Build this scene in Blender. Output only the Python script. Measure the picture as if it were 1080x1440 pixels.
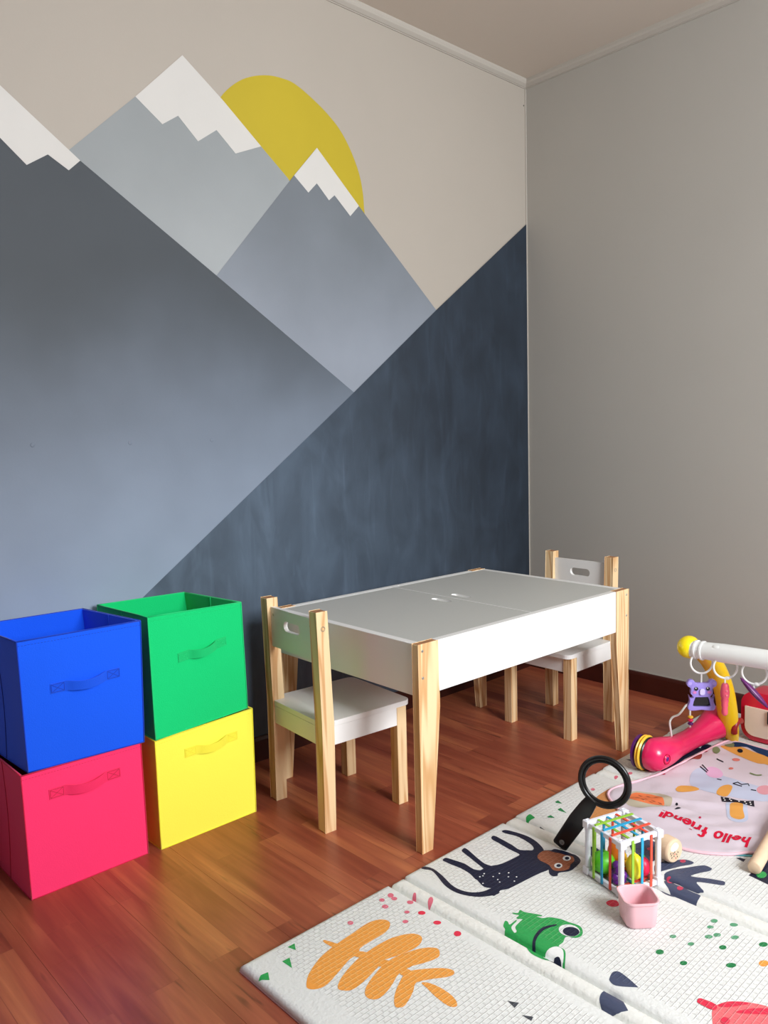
import bpy, bmesh, math, random
from mathutils import Vector, Matrix
random.seed(7)
scene = bpy.context.scene
for o in list(bpy.data.objects): bpy.data.objects.remove(o, do_unlink=True)
COL = scene.collection
PI = math.pi

# ------------------------------------------------------------------ camera
cam_data = bpy.data.cameras.new('camera')
cam = bpy.data.objects.new('camera', cam_data); COL.objects.link(cam)
cam_data.sensor_fit = 'VERTICAL'; cam_data.sensor_height = 24.0
cam_data.lens = 24.0 * 1119.73 / 1440.0
cam_data.clip_start = 0.05; cam_data.clip_end = 60
Fv = Vector((0.67481946, 0.73187661, -0.09473819)); Rv = Vector((0.73327192, -0.67944581, -0.02580082)); Uv = Vector((0.08325249, 0.05205796, 0.99516782))
M = Matrix.Identity(4)
for i in range(3):
    M[i][0] = Rv[i]; M[i][1] = Uv[i]; M[i][2] = -Fv[i]
M[0][3], M[1][3], M[2][3] = -2.73371, -2.05688, 1.00128
cam.matrix_world = M
scene.camera = cam

# ------------------------------------------------------------------ light
scene.view_settings.view_transform = 'Standard'; scene.view_settings.look = 'None'
scene.view_settings.exposure = 0.0; scene.view_settings.gamma = 1.0
scene.view_settings.use_curve_mapping = False
world = bpy.data.worlds.new('sky'); scene.world = world; world.use_nodes = True
bg = world.node_tree.nodes['Background']; bg.inputs[0].default_value = (0.78, 0.88, 1.0, 1); bg.inputs[1].default_value = 1.5
def area(name, loc, target, sx, sy, power, color):
    l = bpy.data.lights.new(name, 'AREA'); l.shape = 'RECTANGLE'; l.size = sx; l.size_y = sy
    l.energy = power; l.color = color
    o = bpy.data.objects.new(name, l); COL.objects.link(o); o.location = loc
    d = Vector(target) - Vector(loc); o.rotation_euler = d.to_track_quat('-Z', 'Y').to_euler()
    return o
ROOM = dict(x0=-4.2, x1=0.0, y0=-3.5, y1=0.0, h=2.41)
WIN = dict(x0=-2.0, x1=-0.75, z0=1.10, z1=2.25)          # window in the wall behind the photographer
area('daylight_window', (-1.375, -3.53, 1.70), (-1.3, -0.5, 0.45), 1.2, 1.1, 124, (0.955, 0.98, 1.0))

# ------------------------------------------------------------------ helpers
def lin(c):
    return tuple(((v/255)/12.92 if v/255 <= 0.04045 else ((v/255+0.055)/1.055)**2.4) for v in c)
def mat(name, rgb, rough=0.5, spec=0.5, bump=0, bscale=200, var=0, vscale=5, sheen=0, coat=0, sss=0, metal=0):
    m = bpy.data.materials.new(name); m.use_nodes = True; nt = m.node_tree; n = nt.nodes; L = nt.links
    b = n['Principled BSDF']; c = lin(rgb)
    b.inputs['Base Color'].default_value = (*c, 1); b.inputs['Roughness'].default_value = rough
    b.inputs['Specular IOR Level'].default_value = spec; b.inputs['Metallic'].default_value = metal
    b.inputs['Sheen Weight'].default_value = sheen; b.inputs['Coat Weight'].default_value = coat
    tc = n.new('ShaderNodeTexCoord')
    if var:
        t = n.new('ShaderNodeTexNoise'); t.inputs['Scale'].default_value = vscale; t.inputs['Detail'].default_value = 4
        L.new(tc.outputs['Object'], t.inputs['Vector'])
        r = n.new('ShaderNodeMapRange'); r.inputs[1].default_value = .3; r.inputs[2].default_value = .7
        r.inputs[3].default_value = 1-var; r.inputs[4].default_value = 1+var; L.new(t.outputs['Fac'], r.inputs[0])
        x = n.new('ShaderNodeVectorMath'); x.operation = 'SCALE'; x.inputs[0].default_value = c
        L.new(r.outputs[0], x.inputs['Scale']); L.new(x.outputs[0], b.inputs['Base Color'])
    if bump:
        t = n.new('ShaderNodeTexNoise'); t.inputs['Scale'].default_value = bscale; t.inputs['Detail'].default_value = 3
        L.new(tc.outputs['Object'], t.inputs['Vector'])
        u = n.new('ShaderNodeBump'); u.inputs['Strength'].default_value = bump; u.inputs['Distance'].default_value = .002
        L.new(t.outputs['Fac'], u.inputs['Height']); L.new(u.outputs[0], b.inputs['Normal'])
    return m
def tag(o, label=None, cat=None, group=None, kind=None):
    if label: o['label'] = label
    if cat: o['category'] = cat
    if group: o['group'] = group
    if kind: o['kind'] = kind
    return o
def thing(name, label, cat, loc=(0, 0, 0), rz=0, group=None):
    o = bpy.data.objects.new(name, None); COL.objects.link(o); o.empty_display_size = .05
    o.location = loc; o.rotation_euler = (0, 0, rz)
    return tag(o, label, cat, group)
def obj(name, bm, m, parent=None, smooth=False, label=None, bevel=0, seg=2):
    if bevel:
        bmesh.ops.remove_doubles(bm, verts=bm.verts, dist=1e-6)
        es = [e for e in bm.edges if len(e.link_faces) == 2 and e.calc_face_angle(0) > .6]
        bmesh.ops.bevel(bm, geom=es, offset=bevel, segments=seg, affect='EDGES', profile=.5, clamp_overlap=True)
    bmesh.ops.recalc_face_normals(bm, faces=bm.faces)
    me = bpy.data.meshes.new(name); bm.to_mesh(me); bm.free()
    ms = m if isinstance(m, (list, tuple)) else [m]
    for q in ms: me.materials.append(q)
    if smooth: me.shade_smooth() if smooth is True else me.set_sharp_from_angle(angle=math.radians(smooth))
    o = bpy.data.objects.new(name, me); COL.objects.link(o); o.parent = parent
    if label: o['label'] = label
    return o
def new(): return bmesh.new()
def box(bm, a, b):
    xs = (min(a[0], b[0]), max(a[0], b[0])); ys = (min(a[1], b[1]), max(a[1], b[1])); zs = (min(a[2], b[2]), max(a[2], b[2]))
    return hexa(bm, [(xs[0], ys[0], zs[0]), (xs[1], ys[0], zs[0]), (xs[1], ys[1], zs[0]), (xs[0], ys[1], zs[0]),
                     (xs[0], ys[0], zs[1]), (xs[1], ys[0], zs[1]), (xs[1], ys[1], zs[1]), (xs[0], ys[1], zs[1])])
def hexa(bm, P):
    v = [bm.verts.new(p) for p in P]
    for f in ((0, 3, 2, 1), (4, 5, 6, 7), (0, 1, 5, 4), (1, 2, 6, 5), (2, 3, 7, 6), (3, 0, 4, 7)): bm.faces.new([v[i] for i in f])
    return v
def smoothpts(pts, closed=True, n=4):
    P = [Vector(p) for p in pts]; N = len(P); out = []
    rng = range(N) if closed else range(N-1)
    for i in rng:
        if closed: a, b, c, d = P[i-1], P[i], P[(i+1) % N], P[(i+2) % N]
        else: a, b, c, d = P[max(i-1, 0)], P[i], P[i+1], P[min(i+2, N-1)]
        for k in range(n):
            t = k/n
            out.append(0.5*((2*b)+(-a+c)*t+(2*a-5*b+4*c-d)*t*t+(-a+3*b-3*c+d)*t**3))
    if not closed: out.append(P[-1])
    return out
def tube(bm, pts, r, seg=10, caps=True, closed=False, flat=1.0, up=(0, 0, 1)):
    """sweep; r is a number or a list; flat squeezes the second axis"""
    P = [Vector(p) for p in pts]; N = len(P); rings = []
    R = r if isinstance(r, (list, tuple)) else [r]*N
    ref = Vector(up); prev = None
    for i in range(N):
        if closed: t = P[(i+1) % N]-P[i-1]
        else: t = P[min(i+1, N-1)]-P[max(i-1, 0)]
        t.normalize()
        if prev is None:
            s = t.cross(ref)
            if s.length < .05: s = t.cross(Vector((1, 0, 0)))
        else:
            s = prev-t*prev.dot(t)
        s.normalize(); prev = s; w = s.cross(t)
        rings.append([bm.verts.new(P[i]+s*math.cos(2*PI*k/seg)*R[i]+w*math.sin(2*PI*k/seg)*R[i]*flat) for k in range(seg)])
    for i in range(N if closed else N-1):
        a, b = rings[i], rings[(i+1) % N]
        for k in range(seg): bm.faces.new((a[k], a[(k+1) % seg], b[(k+1) % seg], b[k]))
    if caps and not closed:
        bm.faces.new(rings[0][::-1]); bm.faces.new(rings[-1])
    return bm
def lathe(bm, prof, seg=24, mtx=None):
    """profile of (r, z) from bottom to top"""
    rings = []
    for r, z in prof:
        if r < 1e-6: rings.append([bm.verts.new((0, 0, z))])
        else: rings.append([bm.verts.new((r*math.cos(2*PI*k/seg), r*math.sin(2*PI*k/seg), z)) for k in range(seg)])
    fs = []
    for a, b in zip(rings, rings[1:]):
        for k in range(seg):
            q = [a[k % len(a)], a[(k+1) % len(a)], b[(k+1) % len(b)], b[k % len(b)]]
            u = []
            for v in q:
                if v not in u: u.append(v)
            if len(u) > 2: bm.faces.new(u)
    if mtx is not None: bmesh.ops.transform(bm, matrix=mtx, verts=[v for r in rings for v in r])
    return bm
def ball(bm, c, r, seg=14, sc=(1, 1, 1), rot=None):
    m = Matrix.Translation(c) @ (rot.to_matrix().to_4x4() if rot else Matrix.Identity(4)) @ Matrix.Diagonal((*sc, 1))
    bmesh.ops.create_uvsphere(bm, u_segments=seg, v_segments=max(6, seg//2+2), radius=r, matrix=m)
def fill(bm, loops, z=0.0, basis=None):
    """triangulated plane polygon with holes; returns faces"""
    es = []
    for lp in loops:
        vs = [bm.verts.new((p[0], p[1], z)) for p in lp]
        es += [bm.edges.new((vs[i], vs[(i+1) % len(vs)])) for i in range(len(vs))]
    g = bmesh.ops.triangle_fill(bm, use_beauty=True, edges=es, normal=(0, 0, 1))
    return [f for f in g['geom'] if isinstance(f, bmesh.types.BMFace)]
def plate(bm, loops, t, mtx=None):
    """plate in local XY with holes, thickness t upward"""
    tmp = bmesh.new(); fill(tmp, loops, 0)
    g = bmesh.ops.extrude_face_region(tmp, geom=tmp.faces[:])
    bmesh.ops.translate(tmp, vec=(0, 0, t), verts=[v for v in g['geom'] if isinstance(v, bmesh.types.BMVert)])
    bmesh.ops.recalc_face_normals(tmp, faces=tmp.faces)
    if mtx is not None: bmesh.ops.transform(tmp, matrix=mtx, verts=tmp.verts)
    me = bpy.data.meshes.new('tmp'); tmp.to_mesh(me); tmp.free(); bm.from_mesh(me); bpy.data.meshes.remove(me)
    return bm
def rrect(x0, y0, x1, y1, r, n=5):
    o = []
    for cx, cy, a in ((x1-r, y1-r, 0), (x0+r, y1-r, 90), (x0+r, y0+r, 180), (x1-r, y0+r, 270)):
        for k in range(n+1):
            t = math.radians(a+90*k/n); o.append((cx+r*math.cos(t), cy+r*math.sin(t)))
    return o
def frame(o, x, y, z):
    m = Matrix.Identity(4)
    for i in range(3): m[i][0], m[i][1], m[i][2], m[i][3] = x[i], y[i], z[i], o[i]
    return m
def ellipse(cx, cy, rx, ry, n=16, rot=0):
    c, s = math.cos(rot), math.sin(rot)
    return [(cx+rx*math.cos(2*PI*i/n)*c-ry*math.sin(2*PI*i/n)*s, cy+rx*math.cos(2*PI*i/n)*s+ry*math.sin(2*PI*i/n)*c) for i in range(n)]

# ------------------------------------------------------------------ materials
def wood_pine(name, a, b, scale=1.0):
    m = bpy.data.materials.new(name); m.use_nodes = True; nt = m.node_tree; n = nt.nodes; L = nt.links; bs = n['Principled BSDF']
    tc = n.new('ShaderNodeTexCoord'); oi = n.new('ShaderNodeObjectInfo')
    mp = n.new('ShaderNodeMapping'); mp.inputs['Scale'].default_value = (26*scale, 26*scale, 1.6*scale)
    cb = n.new('ShaderNodeCombineXYZ'); mu = n.new('ShaderNodeMath'); mu.operation = 'MULTIPLY'; mu.inputs[1].default_value = 37
    L.new(oi.outputs['Random'], mu.inputs[0]); L.new(mu.outputs[0], cb.inputs[0]); L.new(mu.outputs[0], cb.inputs[2])
    L.new(tc.outputs['Object'], mp.inputs['Vector']); L.new(cb.outputs[0], mp.inputs['Location'])
    nz = n.new('ShaderNodeTexNoise'); nz.inputs['Scale'].default_value = 1; nz.inputs['Detail'].default_value = 1.5; nz.inputs['Distortion'].default_value = .4
    L.new(mp.outputs[0], nz.inputs['Vector'])
    w = n.new('ShaderNodeMath'); w.operation = 'MULTIPLY'; w.inputs[1].default_value = 34; L.new(nz.outputs['Fac'], w.inputs[0])
    s = n.new('ShaderNodeMath'); s.operation = 'SINE'; L.new(w.outputs[0], s.inputs[0])
    r = n.new('ShaderNodeMapRange'); r.inputs[1].default_value = -1; r.inputs[2].default_value = 1; L.new(s.outputs[0], r.inputs[0])
    p = n.new('ShaderNodeMath'); p.operation = 'POWER'; p.inputs[1].default_value = 2.2; L.new(r.outputs[0], p.inputs[0])
    mx = n.new('ShaderNodeMix'); mx.data_type = 'RGBA'; L.new(p.outputs[0], mx.inputs[0])
    mx.inputs[6].default_value = (*lin(a), 1); mx.inputs[7].default_value = (*lin(b), 1)
    L.new(mx.outputs[2], bs.inputs['Base Color']); bs.inputs['Roughness'].default_value = .42
    bu = n.new('ShaderNodeBump'); bu.inputs['Strength'].default_value = .08; bu.inputs['Distance'].default_value = .001; bu.invert = True
    L.new(p.outputs[0], bu.inputs['Height']); L.new(bu.outputs[0], bs.inputs['Normal'])
    return m
def paint(name, rgb, var=.03, rough=.62, ramp=None, streak=0):
    """wall paint with roller mottling; ramp = (point, direction, length, rgb2) is a painted ombre in wall coordinates"""
    m = bpy.data.materials.new(name); m.use_nodes = True; nt = m.node_tree; n = nt.nodes; L = nt.links; b = n['Principled BSDF']
    b.inputs['Roughness'].default_value = rough; b.inputs['Specular IOR Level'].default_value = .35
    tc = n.new('ShaderNodeTexCoord'); col = n.new('ShaderNodeRGB'); col.outputs[0].default_value = (*lin(rgb), 1); out = col.outputs[0]
    def noise(scale, sc=(1, 1, 1), det=4, dist=0):
        mp = n.new('ShaderNodeMapping'); mp.inputs['Scale'].default_value = sc; L.new(tc.outputs['Object'], mp.inputs[0])
        t = n.new('ShaderNodeTexNoise'); t.inputs['Scale'].default_value = scale; t.inputs['Detail'].default_value = det; t.inputs['Distortion'].default_value = dist
        L.new(mp.outputs[0], t.inputs['Vector']); return t.outputs['Fac']
    if ramp:
        p, d, ln, c2 = ramp
        s = n.new('ShaderNodeVectorMath'); s.operation = 'SUBTRACT'; L.new(tc.outputs['Object'], s.inputs[0]); s.inputs[1].default_value = p
        q = n.new('ShaderNodeVectorMath'); q.operation = 'DOT_PRODUCT'; L.new(s.outputs[0], q.inputs[0]); q.inputs[1].default_value = Vector(d).normalized()
        k = n.new('ShaderNodeMath'); k.operation = 'MULTIPLY_ADD'; k.inputs[1].default_value = .35; L.new(noise(2.2, det=3), k.inputs[0]); L.new(q.outputs['Value'], k.inputs[2])
        r = n.new('ShaderNodeMapRange'); r.interpolation_type = 'SMOOTHSTEP'; r.inputs[1].default_value = .17; r.inputs[2].default_value = .17+ln; L.new(k.outputs[0], r.inputs[0])
        x = n.new('ShaderNodeMix'); x.data_type = 'RGBA'; L.new(r.outputs[0], x.inputs[0]); L.new(out, x.inputs[6]); x.inputs[7].default_value = (*lin(c2), 1); out = x.outputs[2]
    def mod(fac, amt, lo=.3, hi=.7):
        nonlocal out
        r = n.new('ShaderNodeMapRange'); r.inputs[1].default_value = lo; r.inputs[2].default_value = hi; r.inputs[3].default_value = 1-amt; r.inputs[4].default_value = 1+amt; L.new(fac, r.inputs[0])
        x = n.new('ShaderNodeVectorMath'); x.operation = 'SCALE'; L.new(out, x.inputs[0]); L.new(r.outputs[0], x.inputs['Scale']); out = x.outputs[0]
    mod(noise(3.0), var)
    if streak:
        mod(noise(4, (1.9, 1, .9), 5, 1.2), streak, .35, .72)
        mod(noise(7, (3.4, 1, .55), 4, .8), streak*.7, .52, .78)
    L.new(out, b.inputs['Base Color'])
    bu = n.new('ShaderNodeBump'); bu.inputs['Strength'].default_value = .12; bu.inputs['Distance'].default_value = .001
    L.new(noise(160, det=2), bu.inputs['Height']); L.new(bu.outputs[0], b.inputs['Normal'])
    return m
def floor_wood():
    m = bpy.data.materials.new('laminate_floor'); m.use_nodes = True; nt = m.node_tree; n = nt.nodes; L = nt.links; b = n['Principled BSDF']
    tc = n.new('ShaderNodeTexCoord')
    sw = n.new('ShaderNodeMapping'); sw.inputs['Rotation'].default_value = (0, 0, PI/2); sw.inputs['Location'].default_value = (0.11, 0.0, 0); L.new(tc.outputs['Object'], sw.inputs[0])
    def brick(w, sq, off):
        br = n.new('ShaderNodeTexBrick'); br.offset = off; br.offset_frequency = 2; br.squash = 1
        br.inputs['Scale'].default_value = 1; br.inputs['Brick Width'].default_value = w; br.inputs['Row Height'].default_value = .065
        br.inputs['Mortar Size'].default_value = .0006; br.inputs['Bias'].default_value = sq
        br.inputs['Color1'].default_value = (0, 0, 0, 1); br.inputs['Color2'].default_value = (1, 1, 1, 1); br.inputs['Mortar'].default_value = (.5, .5, .5, 1)
        L.new(sw.outputs[0], br.inputs['Vector']); return br
    br = brick(.86, 0, .37)
    bw = n.new('ShaderNodeRGBToBW'); L.new(br.outputs['Color'], bw.inputs[0])
    # per stave shift of the grain
    cb = n.new('ShaderNodeCombineXYZ'); k = n.new('ShaderNodeMath'); k.operation = 'MULTIPLY'; k.inputs[1].default_value = 23; L.new(bw.outputs[0], k.inputs[0]); L.new(k.outputs[0], cb.inputs[0]); L.new(k.outputs[0], cb.inputs[2])
    ad = n.new('ShaderNodeVectorMath'); ad.operation = 'ADD'; L.new(tc.outputs['Object'], ad.inputs[0]); L.new(cb.outputs[0], ad.inputs[1])
    def noise(vec, sc, det=4, dist=0):
        mp = n.new('ShaderNodeMapping'); mp.inputs['Scale'].default_value = sc; L.new(vec, mp.inputs[0])
        t = n.new('ShaderNodeTexNoise'); t.inputs['Scale'].default_value = 1; t.inputs['Detail'].default_value = det; t.inputs['Distortion'].default_value = dist
        L.new(mp.outputs[0], t.inputs['Vector']); return t.outputs['Fac']
    g1 = noise(ad.outputs[0], (22, 2.2, 1), 5, .8); g2 = noise(ad.outputs[0], (120, 6, 1), 3, .2); g3 = noise(ad.outputs[0], (38, 3.0, 1), 2, 1.6)
    cr = n.new('ShaderNodeValToRGB'); e = cr.color_ramp.elements
    e[0].position = 0; e[0].color = (*lin((128, 60, 44)), 1); e[1].position = 1; e[1].color = (*lin((198, 122, 80)), 1)
    for p, c in ((.3, (148, 74, 52)), (.55, (164, 88, 62)), (.8, (182, 106, 70))):
        q = cr.color_ramp.elements.new(p); q.color = (*lin(c), 1)
    s = n.new('ShaderNodeMath'); s.operation = 'MULTIPLY_ADD'; s.inputs[1].default_value = .42; L.new(bw.outputs[0], s.inputs[0])
    h = n.new('ShaderNodeMath'); h.operation = 'MULTIPLY_ADD'; h.inputs[1].default_value = 1.3; h.inputs[2].default_value = -.38; L.new(g1, h.inputs[0]); L.new(h.outputs[0], s.inputs[2])
    L.new(s.outputs[0], cr.inputs[0])
    r = n.new('ShaderNodeMapRange'); r.inputs[1].default_value = .3; r.inputs[2].default_value = .7; r.inputs[3].default_value = .9; r.inputs[4].default_value = 1.08; L.new(g2, r.inputs[0])
    x = n.new('ShaderNodeVectorMath'); x.operation = 'SCALE'; L.new(cr.outputs[0], x.inputs[0]); L.new(r.outputs[0], x.inputs['Scale'])
    # dark heart streaks
    d = n.new('ShaderNodeMapRange'); d.inputs[1].default_value = .66; d.inputs[2].default_value = .76; d.inputs[3].default_value = 1; d.inputs[4].default_value = .55; L.new(g3, d.inputs[0])
    y = n.new('ShaderNodeVectorMath'); y.operation = 'SCALE'; L.new(x.outputs[0], y.inputs[0]); L.new(d.outputs[0], y.inputs['Scale'])
    mo = n.new('ShaderNodeMapRange'); mo.inputs[3].default_value = 1; mo.inputs[4].default_value = .82; L.new(br.outputs['Fac'], mo.inputs[0])
    z = n.new('ShaderNodeVectorMath'); z.operation = 'SCALE'; L.new(y.outputs[0], z.inputs[0]); L.new(mo.outputs[0], z.inputs['Scale'])
    L.new(z.outputs[0], b.inputs['Base Color']); b.inputs['Roughness'].default_value = .36; b.inputs['Specular IOR Level'].default_value = .5
    bu = n.new('ShaderNodeBump'); bu.inputs['Strength'].default_value = .05; bu.inputs['Distance'].default_value = .001; L.new(g2, bu.inputs['Height']); L.new(bu.outputs[0], b.inputs['Normal'])
    return m
def emboss(name, rgb, groove=None, rough=.5, amt=1.0):
    """foam mat skin: embossed brick relief in the mat's own coordinates; groove = colour where the print misses the grooves"""
    m = bpy.data.materials.new(name); m.use_nodes = True; nt = m.node_tree; n = nt.nodes; L = nt.links; b = n['Principled BSDF']
    b.inputs['Roughness'].default_value = rough; b.inputs['Specular IOR Level'].default_value = .4
    tc = n.new('ShaderNodeTexCoord')
    br = n.new('ShaderNodeTexBrick'); br.offset = .5; br.inputs['Scale'].default_value = 1
    br.inputs['Brick Width'].default_value = .0145; br.inputs['Row Height'].default_value = .0102; br.inputs['Mortar Size'].default_value = .0012; br.inputs['Mortar Smooth'].default_value = .6
    L.new(tc.outputs['Object'], br.inputs['Vector'])
    nz = n.new('ShaderNodeTexNoise'); nz.inputs['Scale'].default_value = 120; nz.inputs['Detail'].default_value = 2; L.new(tc.outputs['Object'], nz.inputs['Vector'])
    # the relief stops on the smooth bands along the folds (every 0.4 m) 
    sp = n.new('ShaderNodeSeparateXYZ'); L.new(tc.outputs['Object'], sp.inputs[0])
    a = n.new('ShaderNodeMath'); a.operation = 'ADD'; a.inputs[1].default_value = -.41+4.0+.2; L.new(sp.outputs['X'], a.inputs[0])
    mo = n.new('ShaderNodeMath'); mo.operation = 'MODULO'; mo.inputs[1].default_value = .4; L.new(a.outputs[0], mo.inputs[0])
    su = n.new('ShaderNodeMath'); su.operation = 'SUBTRACT'; su.inputs[1].default_value = .2; L.new(mo.outputs[0], su.inputs[0])
    ab = n.new('ShaderNodeMath'); ab.operation = 'ABSOLUTE'; L.new(su.outputs[0], ab.inputs[0])
    gt = n.new('ShaderNodeMapRange'); gt.inputs[1].default_value = .052; gt.inputs[2].default_value = .066; L.new(ab.outputs[0], gt.inputs[0])
    hb = n.new('ShaderNodeMath'); hb.operation = 'MULTIPLY'; L.new(br.outputs['Fac'], hb.inputs[0]); L.new(gt.outputs[0], hb.inputs[1])
    hh = n.new('ShaderNodeMath'); hh.operation = 'MULTIPLY_ADD'; hh.inputs[1].default_value = -.9; L.new(nz.outputs['Fac'], hh.inputs[0]); L.new(hb.outputs[0], hh.inputs[2])
    bu = n.new('ShaderNodeBump'); bu.invert = False; bu.inputs['Strength'].default_value = 1.0*amt; bu.inputs['Distance'].default_value = .0013
    L.new(hh.outputs[0], bu.inputs['Height']); L.new(bu.outputs[0], b.inputs['Normal'])
    mx = n.new('ShaderNodeMix'); mx.data_type = 'RGBA'; mx.inputs[6].default_value = (*lin(rgb), 1)
    g = groove or tuple(v*.93 for v in rgb); mx.inputs[7].default_value = (*lin(g), 1)
    fm = n.new('ShaderNodeMath'); fm.operation = 'MULTIPLY'; fm.inputs[1].default_value = .5; L.new(hb.outputs[0], fm.inputs[0])
    L.new(fm.outputs[0], mx.inputs[0]); L.new(mx.outputs[2], b.inputs['Base Color'])
    return m
CREAM = (214, 204, 186)
M_wall = paint('cream_wall_paint', (172, 165, 155), .015)
M_wallR = paint('warm_grey_wall_paint', (174, 171, 164), .015)
M_wallF = paint('low_bounce_wall_paint', (112, 106, 100), .015)  # unseen walls, colour darkened to cut bounced light and deepen shadows
M_ceil = paint('ceiling_paint', (206, 196, 184), .01)
M_cornice = mat('cornice_paint', (178, 173, 164), .55)
M_base = mat('dark_stained_skirting', (62, 24, 18), .35, var=.2, vscale=12)
M_floor = floor_wood()
M_white = mat('white_lacquer', (240, 240, 238), .38, bump=.03, bscale=60)
M_lid = mat('light_grey_laminate', (196, 197, 192), .42, bump=.03, bscale=80)
M_pine = wood_pine('pine_wood', (242, 212, 166), (212, 164, 112))
M_pineEnd = mat('pine_end_grain', (170, 120, 80), .7, var=.2, vscale=90)
M_steel = mat('zinc_screw', (190, 190, 185), .3, metal=.9)
M_dark = mat('dark_recess', (20, 16, 16), .6)

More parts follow.
